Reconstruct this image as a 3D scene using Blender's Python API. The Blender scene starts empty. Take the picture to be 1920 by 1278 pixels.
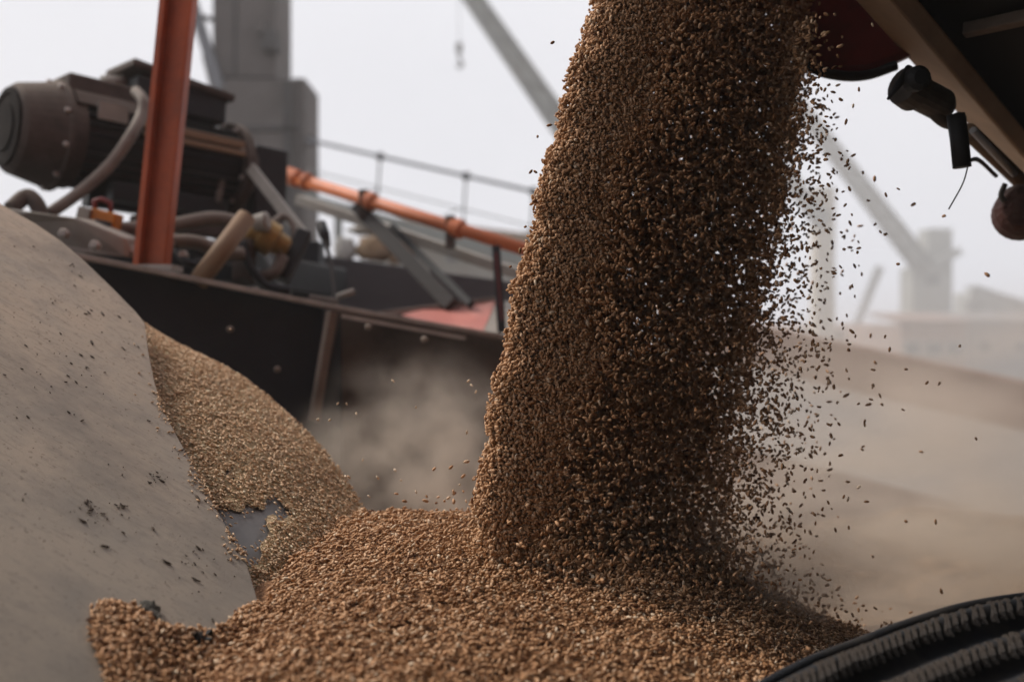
import bpy, math, random
import numpy as np
from mathutils import Vector, Matrix

rng = np.random.default_rng(7)
random.seed(7)
sc = bpy.context.scene
COL = sc.collection

# ------------------------------------------------------------------ camera
CZ = 2.2                      # eye height above the quay
FPX = 1867.0                  # 35 mm lens, 36 mm sensor, on a 1920 px wide frame
cam_d = bpy.data.cameras.new('camera')
cam_d.lens = 35.0
cam_d.sensor_width = 36.0
cam_d.clip_start = 0.02
cam_d.clip_end = 2000
cam_d.dof.use_dof = True
cam_d.dof.focus_distance = 0.86
cam_d.dof.aperture_fstop = 3.8
cam = bpy.data.objects.new('camera', cam_d)
COL.objects.link(cam)
cam.location = (0, 0, CZ)
cam.rotation_euler = (math.radians(90), 0, 0)
sc.camera = cam

# ------------------------------------------------------------------ overcast sky
SUN_DIR = Vector((-0.66, 0.30, 0.69)).normalized()     # towards the sun
world = bpy.data.worlds.new('World')
sc.world = world
world.use_nodes = True
nt = world.node_tree
nt.nodes.clear()
w_out = nt.nodes.new('ShaderNodeOutputWorld')
w_bg = nt.nodes.new('ShaderNodeBackground')
w_sky = nt.nodes.new('ShaderNodeTexSky')
w_sky.sky_type = 'NISHITA'
w_sky.sun_disc = False
w_sky.sun_elevation = math.asin(SUN_DIR.z)
w_sky.sun_rotation = math.atan2(SUN_DIR.x, SUN_DIR.y)
w_sky.dust_density = 4.0
w_hsv = nt.nodes.new('ShaderNodeHueSaturation')
w_hsv.inputs['Saturation'].default_value = 0.15
w_tc = nt.nodes.new('ShaderNodeTexCoord')
w_no = nt.nodes.new('ShaderNodeTexNoise')
w_no.inputs['Scale'].default_value = 1.6
w_no.inputs['Detail'].default_value = 4
w_rmp = nt.nodes.new('ShaderNodeValToRGB')
w_rmp.color_ramp.elements[0].position = 0.3
w_rmp.color_ramp.elements[0].color = (3.55, 3.72, 4.25, 1)
w_rmp.color_ramp.elements[1].position = 0.75
w_rmp.color_ramp.elements[1].color = (4.55, 4.72, 5.25, 1)
w_mix = nt.nodes.new('ShaderNodeMixRGB')
w_mix.inputs['Fac'].default_value = 0.9
nt.links.new(w_sky.outputs[0], w_hsv.inputs['Color'])
nt.links.new(w_tc.outputs['Generated'], w_no.inputs['Vector'])
nt.links.new(w_no.outputs['Fac'], w_rmp.inputs['Fac'])
nt.links.new(w_hsv.outputs[0], w_mix.inputs['Color1'])
nt.links.new(w_rmp.outputs[0], w_mix.inputs['Color2'])
nt.links.new(w_mix.outputs[0], w_bg.inputs['Color'])
w_bg.inputs['Strength'].default_value = 0.10
nt.links.new(w_bg.outputs[0], w_out.inputs['Surface'])

sun_d = bpy.data.lights.new('sun', 'SUN')
sun_d.energy = 2.2
sun_d.angle = math.radians(18)
sun_d.color = (1.0, 0.93, 0.84)
sun = bpy.data.objects.new('sun', sun_d)
COL.objects.link(sun)
sun.rotation_euler = (-SUN_DIR).to_track_quat('-Z', 'Y').to_euler()
sun.location = (-20, 2, 20)

sc.view_settings.view_transform = 'Standard'
sc.view_settings.look = 'None'
sc.view_settings.exposure = 1.02
sc.view_settings.gamma = 1.0
sc.view_settings.use_curve_mapping = False

sc.render.engine = 'CYCLES'
sc.cycles.use_denoising = True
sc.cycles.max_bounces = 6
sc.cycles.diffuse_bounces = 1
sc.cycles.glossy_bounces = 2
sc.cycles.volume_bounces = 2
sc.cycles.transparent_max_bounces = 4
sc.cycles.volume_step_rate = 2.0
sc.cycles.volume_max_steps = 64
sc.cycles.caustics_reflective = False
sc.cycles.caustics_refractive = False

# ------------------------------------------------------------------ helpers
def P(px, py, Y):
    """a point at depth Y (metres from the lens) seen at that place of the 1920 x 1278 photograph"""
    return Vector(((px - 960.0) / FPX * Y, Y, CZ + (639.0 - py) / FPX * Y))

def tag(o, label=None, cat=None, group=None, kind=None):
    if label: o['label'] = label
    if cat: o['category'] = cat
    if group: o['group'] = group
    if kind: o['kind'] = kind
    return o

def thing(name, loc, label, cat, group=None):
    o = bpy.data.objects.new(name, None)
    COL.objects.link(o)
    o.location = loc
    o.empty_display_size = 0.05
    return tag(o, label, cat, group)

def origin_of(o):
    v = Vector((0, 0, 0))
    while o is not None:
        v += o.location
        o = o.parent
    return v

class MB:
    """collects faces in world coordinates; build() links them as ONE mesh object"""
    def __init__(s):
        s.v = []; s.f = []; s.smooth = []
    def quadbox(s, c, smooth=False):
        """c: 8 corners, first four bottom ring, last four top ring"""
        b = len(s.v)
        s.v += [Vector(p) for p in c]
        for f in ((3, 2, 1, 0), (4, 5, 6, 7), (0, 1, 5, 4), (1, 2, 6, 5), (2, 3, 7, 6), (3, 0, 4, 7)):
            s.f.append([b + i for i in f]); s.smooth.append(smooth)
        return s
    def box(s, cen, sx, sy, sz, ax=(1, 0, 0), ay=(0, 1, 0), az=(0, 0, 1)):
        cen = Vector(cen); ax = Vector(ax) * sx / 2; ay = Vector(ay) * sy / 2; az = Vector(az) * sz / 2
        return s.quadbox([cen - ax - ay - az, cen + ax - ay - az, cen + ax + ay - az, cen - ax + ay - az,
                          cen - ax - ay + az, cen + ax - ay + az, cen + ax + ay + az, cen - ax + ay + az])
    def bar(s, a, b, w, h, up=(0, 0, 1)):
        a = Vector(a); b = Vector(b); d = (b - a).normalized()
        u = Vector(up); sd = d.cross(u)
        if sd.length < 1e-4: sd = d.cross(Vector((0, 1, 0)))
        sd.normalize(); u = sd.cross(d).normalized()
        sd = sd * w / 2; u = u * h / 2
        return s.quadbox([a - sd - u, a + sd - u, b + sd - u, b - sd - u, a - sd + u, a + sd + u, b + sd + u, b - sd + u])
    def tube(s, pts, r, n=12, caps=True, radii=None):
        pts = [Vector(p) for p in pts]
        b0 = len(s.v); prev = None
        for i, p in enumerate(pts):
            d = (pts[min(i + 1, len(pts) - 1)] - pts[max(i - 1, 0)]).normalized()
            if prev is None:
                u = d.cross(Vector((0.13, 0.31, 0.94))).normalized()
            else:
                u = (prev - d * prev.dot(d)).normalized()
            prev = u
            w = d.cross(u)
            rr = radii[i] if radii else r
            for k in range(n):
                a = 2 * math.pi * k / n
                s.v.append(p + (u * math.cos(a) + w * math.sin(a)) * rr)
        m = len(pts)
        for i in range(m - 1):
            for k in range(n):
                k2 = (k + 1) % n
                s.f.append([b0 + i * n + k, b0 + i * n + k2, b0 + (i + 1) * n + k2, b0 + (i + 1) * n + k]); s.smooth.append(True)
        if caps:
            s.f.append([b0 + k for k in range(n)][::-1]); s.smooth.append(False)
            s.f.append([b0 + (m - 1) * n + k for k in range(n)]); s.smooth.append(False)
        return s
    def lathe(s, a, d, prof, n=32):
        """prof: (distance along d, radius) pairs from point a"""
        d = Vector(d).normalized()
        return s.tube_prof(Vector(a), d, prof, n)
    def tube_prof(s, a, d, prof, n):
        u = d.cross(Vector((0, 0, 1))).normalized(); w = d.cross(u)
        b0 = len(s.v)
        for t, r in prof:
            for k in range(n):
                an = 2 * math.pi * k / n
                s.v.append(a + d * t + (u * math.cos(an) + w * math.sin(an)) * max(r, 1e-5))
        m = len(prof)
        for i in range(m - 1):
            for k in range(n):
                k2 = (k + 1) % n
                s.f.append([b0 + i * n + k, b0 + i * n + k2, b0 + (i + 1) * n + k2, b0 + (i + 1) * n + k]); s.smooth.append(False)
        s.f.append([b0 + k for k in range(n)][::-1]); s.smooth.append(False)
        s.f.append([b0 + (m - 1) * n + k for k in range(n)]); s.smooth.append(False)
        return s
    def prism(s, poly, off):
        """closed polygon (3-D points, roughly planar) pushed out along off"""
        poly = [Vector(p) for p in poly]; off = Vector(off)
        b = len(s.v); n = len(poly)
        s.v += poly + [p + off for p in poly]
        s.f.append(list(range(b, b + n))); s.smooth.append(False)
        s.f.append([b + n + i for i in range(n)][::-1]); s.smooth.append(False)
        for i in range(n):
            j = (i + 1) % n
            s.f.append([b + i, b + n + i, b + n + j, b + j]); s.smooth.append(False)
        return s
    def build(s, name, mat, parent=None, bevel=0.0, label=None):
        o0 = origin_of(parent) if parent else Vector((0, 0, 0))
        me = bpy.data.meshes.new(name)
        me.from_pydata([tuple(v - o0) for v in s.v], [], s.f)
        me.polygons.foreach_set('use_smooth', s.smooth)
        import bmesh
        bm = bmesh.new(); bm.from_mesh(me)
        bmesh.ops.recalc_face_normals(bm, faces=bm.faces)
        bm.to_mesh(me); bm.free()
        me.materials.append(mat)
        o = bpy.data.objects.new(name, me)
        COL.objects.link(o)
        if parent: o.parent = parent
        if bevel > 0:
            md = o.modifiers.new('bevel', 'BEVEL'); md.width = bevel; md.segments = 2; md.limit_method = 'ANGLE'
        if label: o['label'] = label
        return o

def smooth_path(pts, n=6):
    """Catmull-Rom through the points"""
    pts = [Vector(p) for p in pts]
    q = [pts[0] * 2 - pts[1]] + pts + [pts[-1] * 2 - pts[-2]]
    out = []
    for i in range(1, len(q) - 2):
        for k in range(n):
            t = k / n
            a, b, c, d = q[i - 1], q[i], q[i + 1], q[i + 2]
            out.append(0.5 * ((2 * b) + (c - a) * t + (2 * a - 5 * b + 4 * c - d) * t * t + (3 * b - a - 3 * c + d) * t ** 3))
    out.append(pts[-1])
    return out

# ------------------------------------------------------------------ materials
def mat(name, base, rough=0.7, metal=0.0, var=0.25, scale=8.0, dirt=None, dirt_amt=0.5, dirt_scale=5.0, bump=0.0, bump_scale=60.0,
        dust=None, dust_amt=0.0, spec=0.4, speck=None, speck_scale=90.0, speck_at=0.68):
    m = bpy.data.materials.new(name)
    m.use_nodes = True
    t = m.node_tree; N = t.nodes; L = t.links
    bs = N['Principled BSDF']
    tc = N.new('ShaderNodeTexCoord')
    no = N.new('ShaderNodeTexNoise'); no.inputs['Scale'].default_value = scale; no.inputs['Detail'].default_value = 6; no.inputs['Roughness'].default_value = 0.65
    L.new(tc.outputs['Object'], no.inputs['Vector'])
    r = N.new('ShaderNodeValToRGB')
    lo = tuple(c * (1 - var) for c in base) + (1,); hi = tuple(min(1, c * (1 + var)) for c in base) + (1,)
    r.color_ramp.elements[0].position = 0.32; r.color_ramp.elements[0].color = lo
    r.color_ramp.elements[1].position = 0.68; r.color_ramp.elements[1].color = hi
    L.new(no.outputs['Fac'], r.inputs['Fac'])
    col = r.outputs[0]
    if dirt:
        n2 = N.new('ShaderNodeTexNoise'); n2.inputs['Scale'].default_value = dirt_scale; n2.inputs['Detail'].default_value = 8; n2.inputs['Roughness'].default_value = 0.7
        L.new(tc.outputs['Object'], n2.inputs['Vector'])
        r2 = N.new('ShaderNodeValToRGB')
        r2.color_ramp.elements[0].position = 0.45; r2.color_ramp.elements[0].color = (0, 0, 0, 1)
        r2.color_ramp.elements[1].position = 0.65; r2.color_ramp.elements[1].color = (dirt_amt,) * 3 + (1,)
        L.new(n2.outputs['Fac'], r2.inputs['Fac'])
        mx = N.new('ShaderNodeMixRGB'); mx.inputs['Color2'].default_value = tuple(dirt) + (1,)
        L.new(r2.outputs[0], mx.inputs['Fac']); L.new(col, mx.inputs['Color1']); col = mx.outputs[0]
    if speck:
        n4 = N.new('ShaderNodeTexNoise'); n4.inputs['Scale'].default_value = speck_scale; n4.inputs['Detail'].default_value = 3
        L.new(tc.outputs['Object'], n4.inputs['Vector'])
        r4 = N.new('ShaderNodeValToRGB')
        r4.color_ramp.elements[0].position = speck_at; r4.color_ramp.elements[0].color = (0, 0, 0, 1)
        r4.color_ramp.elements[1].position = speck_at + 0.05; r4.color_ramp.elements[1].color = (0.8,) * 3 + (1,)
        L.new(n4.outputs['Fac'], r4.inputs['Fac'])
        mx = N.new('ShaderNodeMixRGB'); mx.inputs['Color2'].default_value = tuple(speck) + (1,)
        L.new(r4.outputs[0], mx.inputs['Fac']); L.new(col, mx.inputs['Color1']); col = mx.outputs[0]
    if dust:      # grain dust lying on whatever faces up
        ge = N.new('ShaderNodeNewGeometry'); sx = N.new('ShaderNodeSeparateXYZ')
        L.new(ge.outputs['Normal'], sx.inputs[0])
        mr = N.new('ShaderNodeMapRange'); mr.inputs['From Min'].default_value = 0.0; mr.inputs['From Max'].default_value = 0.9; mr.inputs['To Max'].default_value = dust_amt
        L.new(sx.outputs['Z'], mr.inputs['Value'])
        mx = N.new('ShaderNodeMixRGB'); mx.inputs['Color2'].default_value = tuple(dust) + (1,)
        L.new(mr.outputs[0], mx.inputs['Fac']); L.new(col, mx.inputs['Color1']); col = mx.outputs[0]
    L.new(col, bs.inputs['Base Color'])
    bs.inputs['Roughness'].default_value = rough
    bs.inputs['Metallic'].default_value = metal
    bs.inputs['Specular IOR Level'].default_value = spec
    if bump > 0:
        n3 = N.new('ShaderNodeTexNoise'); n3.inputs['Scale'].default_value = bump_scale; n3.inputs['Detail'].default_value = 5
        L.new(tc.outputs['Object'], n3.inputs['Vector'])
        bp = N.new('ShaderNodeBump'); bp.inputs['Strength'].default_value = bump; bp.inputs['Distance'].default_value = 0.01
        L.new(n3.outputs['Fac'], bp.inputs['Height']); L.new(bp.outputs[0], bs.inputs['Normal'])
    return m

def grain_mat(name, stops, rough=0.72):
    """colour of each kernel from its own random number (point attribute 'tint')"""
    m = bpy.data.materials.new(name); m.use_nodes = True
    t = m.node_tree; N = t.nodes; L = t.links; bs = N['Principled BSDF']
    at = N.new('ShaderNodeAttribute'); at.attribute_name = 'tint'
    r = N.new('ShaderNodeValToRGB')
    e = r.color_ramp.elements
    e[0].position = stops[0][0]; e[0].color = stops[0][1] + (1,)
    e[1].position = stops[-1][0]; e[1].color = stops[-1][1] + (1,)
    for p, c in stops[1:-1]:
        k = e.new(p); k.color = c + (1,)
    L.new(at.outputs['Fac'], r.inputs['Fac']); L.new(r.outputs[0], bs.inputs['Base Color'])
    bs.inputs['Roughness'].default_value = rough
    bs.inputs['Specular IOR Level'].default_value = 0.22
    return m

def add_streaks(m, color, amt, rot, scl, lo=0.5, hi=0.72):
    """long smears, as left by sliding grain"""
    t = m.node_tree; N = t.nodes; L = t.links; bs = N['Principled BSDF']
    src = bs.inputs['Base Color'].links[0].from_socket
    tc = N.new('ShaderNodeTexCoord'); mp = N.new('ShaderNodeMapping')
    mp.inputs['Rotation'].default_value = rot; mp.inputs['Scale'].default_value = scl
    L.new(tc.outputs['Object'], mp.inputs['Vector'])
    no = N.new('ShaderNodeTexNoise'); no.inputs['Scale'].default_value = 1.0; no.inputs['Detail'].default_value = 6; no.inputs['Roughness'].default_value = 0.7
    L.new(mp.outputs[0], no.inputs['Vector'])
    r = N.new('ShaderNodeValToRGB'); r.color_ramp.elements[0].position = lo; r.color_ramp.elements[0].color = (0, 0, 0, 1)
    r.color_ramp.elements[1].position = hi; r.color_ramp.elements[1].color = (amt,) * 3 + (1,)
    L.new(no.outputs['Fac'], r.inputs['Fac'])
    mx = N.new('ShaderNodeMixRGB'); mx.inputs['Color2'].default_value = tuple(color) + (1,)
    L.new(r.outputs[0], mx.inputs['Fac']); L.new(src, mx.inputs['Color1']); L.new(mx.outputs[0], bs.inputs['Base Color'])
DUST = (0.30, 0.24, 0.18)
M = {}
M['grain'] = grain_mat('wheat_kernels', [(0.0, (0.15, 0.06, 0.025)), (0.2, (0.42, 0.21, 0.095)), (0.6, (0.68, 0.39, 0.21)), (0.9, (0.82, 0.55, 0.35)), (1.0, (0.88, 0.68, 0.48))])
M['chaff'] = grain_mat('pale_chaff', [(0.0, (0.50, 0.29, 0.155)), (0.3, (0.78, 0.50, 0.29)), (0.8, (0.88, 0.63, 0.41)), (1.0, (0.88, 0.74, 0.52))], 0.7)
M['grain_bed'] = mat('grain_bed', (0.36, 0.175, 0.08), 0.9, var=0.55, scale=240, bump=0.8, bump_scale=300)
M['chaff_bed'] = mat('chaff_bed', (0.76, 0.54, 0.32), 0.9, var=0.4, scale=200, bump=0.6, bump_scale=260)
M['dusty_steel'] = mat('dusty_steel', (0.50, 0.39, 0.29), 0.85, var=0.14, scale=5, dirt=(0.36, 0.31, 0.255), dirt_amt=0.85, dirt_scale=6, bump=0.10, bump_scale=700, speck=(0.20, 0.14, 0.085), speck_scale=260, speck_at=0.63)
add_streaks(M['dusty_steel'], (0.50, 0.40, 0.30), 0.6, (0, 0, 0.5), (14, 110, 60), 0.46, 0.68)
add_streaks(M['dusty_steel'], (0.20, 0.16, 0.12), 0.6, (0, 0, 0.5), (30, 240, 100), 0.52, 0.70)
add_streaks(M['dusty_steel'], (0.19, 0.16, 0.135), 0.8, (0, 0, 0.2), (5, 8, 8), 0.50, 0.72)
def add_height_film(m, color, z0, z1, amt):
    """the film of tan dust wears off towards the foot of the plate, where the grain slides"""
    t = m.node_tree; N = t.nodes; L = t.links; bs = N['Principled BSDF']
    src = bs.inputs['Base Color'].links[0].from_socket
    ge = N.new('ShaderNodeNewGeometry'); sx = N.new('ShaderNodeSeparateXYZ'); L.new(ge.outputs['Position'], sx.inputs[0])
    no = N.new('ShaderNodeTexNoise'); no.inputs['Scale'].default_value = 7; no.inputs['Detail'].default_value = 5
    L.new(ge.outputs['Position'], no.inputs['Vector'])
    ad = N.new('ShaderNodeMath'); ad.operation = 'MULTIPLY_ADD'; ad.inputs[1].default_value = 0.22; L.new(no.outputs['Fac'], ad.inputs[0]); L.new(sx.outputs['Z'], ad.inputs[2])
    mr = N.new('ShaderNodeMapRange'); mr.inputs['From Min'].default_value = z1 + 0.11; mr.inputs['From Max'].default_value = z0 + 0.11; mr.inputs['To Max'].default_value = amt
    L.new(ad.outputs[0], mr.inputs['Value'])
    mx = N.new('ShaderNodeMixRGB'); mx.inputs['Color2'].default_value = tuple(color) + (1,)
    L.new(mr.outputs[0], mx.inputs['Fac']); L.new(src, mx.inputs['Color1']); L.new(mx.outputs[0], bs.inputs['Base Color'])
add_height_film(M['dusty_steel'], (0.36, 0.325, 0.285), CZ - 0.20, CZ + 0.05, 0.5)
M['bare_steel'] = mat('bare_steel', (0.20, 0.185, 0.175), 0.5, 0.2, var=0.15, scale=20, dirt=(0.32, 0.26, 0.19), dirt_amt=0.35, dirt_scale=14)
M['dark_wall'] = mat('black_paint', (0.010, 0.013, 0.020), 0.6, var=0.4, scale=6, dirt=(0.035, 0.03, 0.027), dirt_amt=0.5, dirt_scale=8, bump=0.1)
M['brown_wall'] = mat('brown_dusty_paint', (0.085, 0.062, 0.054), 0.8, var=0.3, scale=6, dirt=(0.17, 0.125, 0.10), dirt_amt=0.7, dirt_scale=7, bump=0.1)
M['rim'] = mat('worn_rim_steel', (0.48, 0.43, 0.39), 0.55, 0.2, var=0.3, scale=25, dust=DUST, dust_amt=0.6)
M['brown_strip'] = mat('dusty_brown_strip', (0.26, 0.20, 0.155), 0.8, var=0.3, scale=20)
M['orange'] = mat('orange_paint', (0.52, 0.105, 0.028), 0.5, var=0.22, scale=7, dirt=(0.20, 0.06, 0.03), dirt_amt=0.6, dirt_scale=11, bump=0.05)
M['orange_bright'] = mat('bright_orange_paint', (0.62, 0.17, 0.055), 0.5, var=0.18, scale=12, dirt=(0.30, 0.10, 0.05), dirt_amt=0.5, dirt_scale=15)
M['orange_box'] = mat('amber_plastic', (0.60, 0.20, 0.02), 0.5, var=0.15, scale=20)
M['motor_dark'] = mat('motor_dark_cast', (0.009, 0.012, 0.015), 0.6, var=0.4, scale=15, dust=(0.09, 0.08, 0.065), dust_amt=0.7)
M['motor_grey'] = mat('motor_dusty_grey', (0.10, 0.078, 0.068), 0.85, var=0.3, scale=14, dirt=(0.045, 0.036, 0.032), dirt_amt=0.8, dirt_scale=16, dust=DUST, dust_amt=0.35, spec=0.2)
M['motor_face'] = mat('motor_face_dark', (0.022, 0.018, 0.016), 0.95, var=0.3, scale=30, spec=0.08)
M['hose'] = mat('dusty_hose', (0.20, 0.165, 0.14), 0.7, var=0.2, scale=30, dust=DUST, dust_amt=0.5)
M['tan_pipe'] = mat('rusty_tan_pipe', (0.30, 0.19, 0.11), 0.7, var=0.25, scale=30, dirt=(0.16, 0.09, 0.05), dirt_amt=0.6, dirt_scale=30)
M['brass'] = mat('dull_brass', (0.36, 0.22, 0.07), 0.5, 0.3, var=0.25, scale=40)
M['pale_metal'] = mat('pale_dusty_metal', (0.34, 0.31, 0.27), 0.6, var=0.15, scale=20, dust=DUST, dust_amt=0.3)
M['black'] = mat('black_rubber', (0.012, 0.012, 0.014), 0.6, var=0.3, scale=30)
M['tower'] = mat('tower_grey', (0.125, 0.106, 0.097), 0.85, var=0.10, scale=1.5, dirt=(0.08, 0.068, 0.06), dirt_amt=0.7, dirt_scale=2.2)
M['tower_dark'] = mat('tower_dark', (0.06, 0.055, 0.052), 0.8, var=0.2, scale=2)
M['grey_panel'] = mat('grey_panel_paint', (0.10, 0.095, 0.10), 0.7, var=0.15, scale=4)
M['red_sheet'] = mat('faded_red_sheet', (0.58, 0.20, 0.16), 0.6, var=0.12, scale=8, dirt=(0.45, 0.25, 0.2), dirt_amt=0.5, dirt_scale=6)
M['concrete'] = mat('weathered_wall', (0.27, 0.245, 0.21), 0.9, var=0.2, scale=1.2, dirt=(0.18, 0.14, 0.10), dirt_amt=0.6, dirt_scale=1.0)
M['rail'] = mat('rail_steel', (0.16, 0.16, 0.17), 0.6, var=0.2, scale=5)
M['trailer_red'] = mat('dark_red_paint', (0.20, 0.022, 0.020), 0.45, var=0.3, scale=9, dirt=(0.05, 0.018, 0.014), dirt_amt=0.6, dirt_scale=8)
M['roller'] = mat('rusty_roller', (0.085, 0.03, 0.022), 0.75, var=0.4, scale=30, dirt=(0.10, 0.07, 0.05), dirt_amt=0.6, dirt_scale=25, bump=0.4, bump_scale=120)
M['trailer_black'] = mat('underbody_black', (0.010, 0.011, 0.012), 0.7, var=0.3, scale=5)
M['trailer_beam'] = mat('dusty_brown_beam', (0.60, 0.43, 0.29), 0.7, var=0.16, scale=9, dirt=(0.48, 0.32, 0.20), dirt_amt=0.6, dirt_scale=10, bump=0.08)
M['latch'] = mat('greasy_latch_steel', (0.12, 0.10, 0.085), 0.55, 0.3, var=0.3, scale=30, dirt=(0.05, 0.045, 0.04), dirt_amt=0.6, dirt_scale=25)
M['white_rod'] = mat('bare_bright_rod', (0.85, 0.84, 0.84), 0.35, 0.0, var=0.1, scale=20)
M['rubber'] = mat('black_belt_rubber', (0.012, 0.014, 0.019), 0.8, var=0.35, scale=25, dirt=(0.06, 0.048, 0.038), dirt_amt=0.6, dirt_scale=18, bump=0.1)
M['rubber_rib'] = mat('dusty_rubber_rib', (0.085, 0.066, 0.053), 0.9, var=0.45, scale=70, dirt=(0.025, 0.023, 0.023), dirt_amt=0.95, dirt_scale=30, bump=0.6, bump_scale=400)
M['trough'] = mat('trough_pale_plate', (0.24, 0.22, 0.20), 0.8, var=0.10, scale=1.5)
M['trough_rim'] = mat('trough_red_brown', (0.20, 0.135, 0.105), 0.8, var=0.2, scale=1.5, dirt=(0.16, 0.12, 0.1), dirt_amt=0.6, dirt_scale=2)
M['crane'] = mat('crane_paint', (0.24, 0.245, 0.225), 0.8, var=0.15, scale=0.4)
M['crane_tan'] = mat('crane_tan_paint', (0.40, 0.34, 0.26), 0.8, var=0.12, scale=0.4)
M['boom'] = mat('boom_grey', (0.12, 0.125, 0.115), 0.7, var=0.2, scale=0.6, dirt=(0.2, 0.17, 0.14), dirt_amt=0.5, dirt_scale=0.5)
M['shed_red'] = mat('shed_brick_red', (0.24, 0.165, 0.135), 0.9, var=0.15, scale=0.3)
M['shed_grey'] = mat('shed_grey', (0.20, 0.175, 0.16), 0.9, var=0.15, scale=0.3)
M['glass'] = mat('dark_window_glass', (0.05, 0.055, 0.06), 0.15, var=0.1, scale=1)
M['ground'] = mat('quay_concrete', (0.22, 0.20, 0.175), 0.9, var=0.2, scale=0.6, dirt=(0.14, 0.125, 0.11), dirt_amt=0.5, dirt_scale=0.2)
M['husk'] = mat('dark_husk', (0.085, 0.058, 0.038), 0.8, var=0.4, scale=60)
M['chip'] = mat('grey_bark_chip', (0.085, 0.075, 0.06), 0.9, var=0.4, scale=90, bump=0.6, bump_scale=200)
M['stone'] = mat('dark_lump', (0.018, 0.019, 0.020), 0.7, var=0.4, scale=80, bump=0.5, bump_scale=150)

# ------------------------------------------------------------------ ground
g = MB()
S_ = 900.0
g.v = [Vector((-S_, -S_, 0)), Vector((S_, -S_, 0)), Vector((S_, S_, 0)), Vector((-S_, S_, 0))]
g.f = [[0, 1, 2, 3]]; g.smooth = [False]
tag(g.build('ground', M['ground']), 'pale concrete quay under the loading machines', 'ground', kind='structure')

# ------------------------------------------------------------------ grain hopper
# plane of the near, dusty chute plate
pD = P(462, 1050, 0.80); pF = P(170, 1278, 0.60); pB = P(272, 605, 1.10)
PN = (pF - pD).cross(pB - pD).normalized()
if PN.z < 0: PN = -PN
def on_plate(px, py, lift=0.0):
    d = P(px, py, 1.0) - Vector((0, 0, CZ))
    t = PN.dot(pD - Vector((0, 0, CZ))) / PN.dot(d)
    return Vector((0, 0, CZ)) + d * t + PN * lift
def plate_z(x, y):
    return pD.z - (PN.x * (x - pD.x) + PN.y * (y - pD.y)) / PN.z

hopper = thing('grain_hopper', (-0.4, 1.3, 0.0), 'open steel hopper with dusty sloping plates and black rear wall holding the grain', 'hopper')
edge_px = [(272, 605), (279, 660), (290, 715), (304, 762), (335, 822), (372, 888), (412, 965), (462, 1050)]
PLATE_EDGE = [on_plate(*e) for e in edge_px]
# bend the sheet gently: a grid between the far silhouette and the near bottom
outline = [on_plate(-700, 160), on_plate(-200, 290), on_plate(0, 381), on_plate(67, 419), on_plate(117, 453), on_plate(160, 490), on_plate(215, 543), on_plate(255, 584)] + PLATE_EDGE + [on_plate(500, 1180), on_plate(560, 1400), on_plate(400, 1800), on_plate(-900, 1900)]
mb = MB(); mb.prism(outline, PN * -0.006)
mb.build('chute_plate', M['dusty_steel'], hopper, bevel=0.0012, label='pale dusty chute plate in the left foreground')

# far chute plate with chaff: surface between the silhouette and the edge of the near plate
sil_px = [(255, 606, 1.30), (335, 648, 1.27), (430, 693, 1.23), (500, 742, 1.19), (562, 797, 1.14), (622, 862, 1.09), (668, 930, 1.05), (705, 1000, 1.01), (740, 1100, 0.97)]
SIL = smooth_path([P(*s) for s in sil_px], 8)
EDG = smooth_path([p + PN * -0.012 for p in PLATE_EDGE + [on_plate(500, 1140)]], 8)
EDG = [e + Vector((-0.03, -0.02, -0.004)) for e in EDG]
def chaff_pt(s, t, lift=0.0):
    n = len(SIL) - 1
    i = min(int(s * n), n - 1); f = s * n - i
    a = EDG[min(i, len(EDG) - 2)].lerp(EDG[min(i + 1, len(EDG) - 1)], f)
    b = SIL[i].lerp(SIL[i + 1], f)
    p = a.lerp(b, t)
    return p + Vector((0.15, -0.2, 0.95)).normalized() * (lift + 0.02 * math.sin(math.pi * min(1, t)) )
def sheet(fn, nu, nv):
    b = MB()
    for i in range(nu + 1):
        for j in range(nv + 1):
            b.v.append(fn(i / nu, j / nv))
    for i in range(nu):
        for j in range(nv):
            a = i * (nv + 1) + j
            b.f.append([a, a + 1, a + nv + 2, a + nv + 1]); b.smooth.append(True)
    return b
def far_plate_fn(s, t):
    if t <= 1.0: return chaff_pt(s, t, -0.0032)
    return chaff_pt(s, 1.0, -0.0032) + Vector((0.02, 0.05, -0.06)) * (t - 1) * 10
o = sheet(lambda s, t: far_plate_fn(s, t * 1.25), 40, 24).build('chute_plate', M['bare_steel'], hopper, label='far chute plate, bare grey steel where the chaff has slid off')
md = o.modifiers.new('thick', 'SOLIDIFY'); md.thickness = 0.005; md.offset = -1

# rear wall: black panel, then brown dusty panel, a rim along both
RW = [P(40, 462, 1.36), P(606, 574, 1.52), P(1260, 690, 1.72)]
def wall_prism(a, b, h0, depth, lean):
    dn = Vector((0, 0, -1)) * depth + lean
    t = (b - a).cross(Vector((0, 0, 1))).normalized() * -0.008
    return MB().prism([a + Vector((0, 0, h0)), b + Vector((0, 0, h0)), b + dn, a + dn], t)
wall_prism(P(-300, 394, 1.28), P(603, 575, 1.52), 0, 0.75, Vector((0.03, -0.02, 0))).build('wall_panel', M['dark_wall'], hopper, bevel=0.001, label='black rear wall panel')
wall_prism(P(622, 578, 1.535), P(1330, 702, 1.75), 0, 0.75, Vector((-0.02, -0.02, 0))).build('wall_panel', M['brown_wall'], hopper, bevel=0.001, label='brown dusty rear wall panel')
for ra, rb_ in ((P(-300, 391, 1.268), P(604, 572, 1.506)), (P(606, 572.5, 1.506), P(1330, 699, 1.736))):
    MB().bar(ra, rb_, 0.024, 0.0075).build('rim', M['rim'], hopper, bevel=0.001)
MB().bar(P(622, 584, 1.50), P(588, 790, 1.47), 0.010, 0.016).build('corner_strip', M['brown_strip'], hopper, bevel=0.001)
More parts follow.
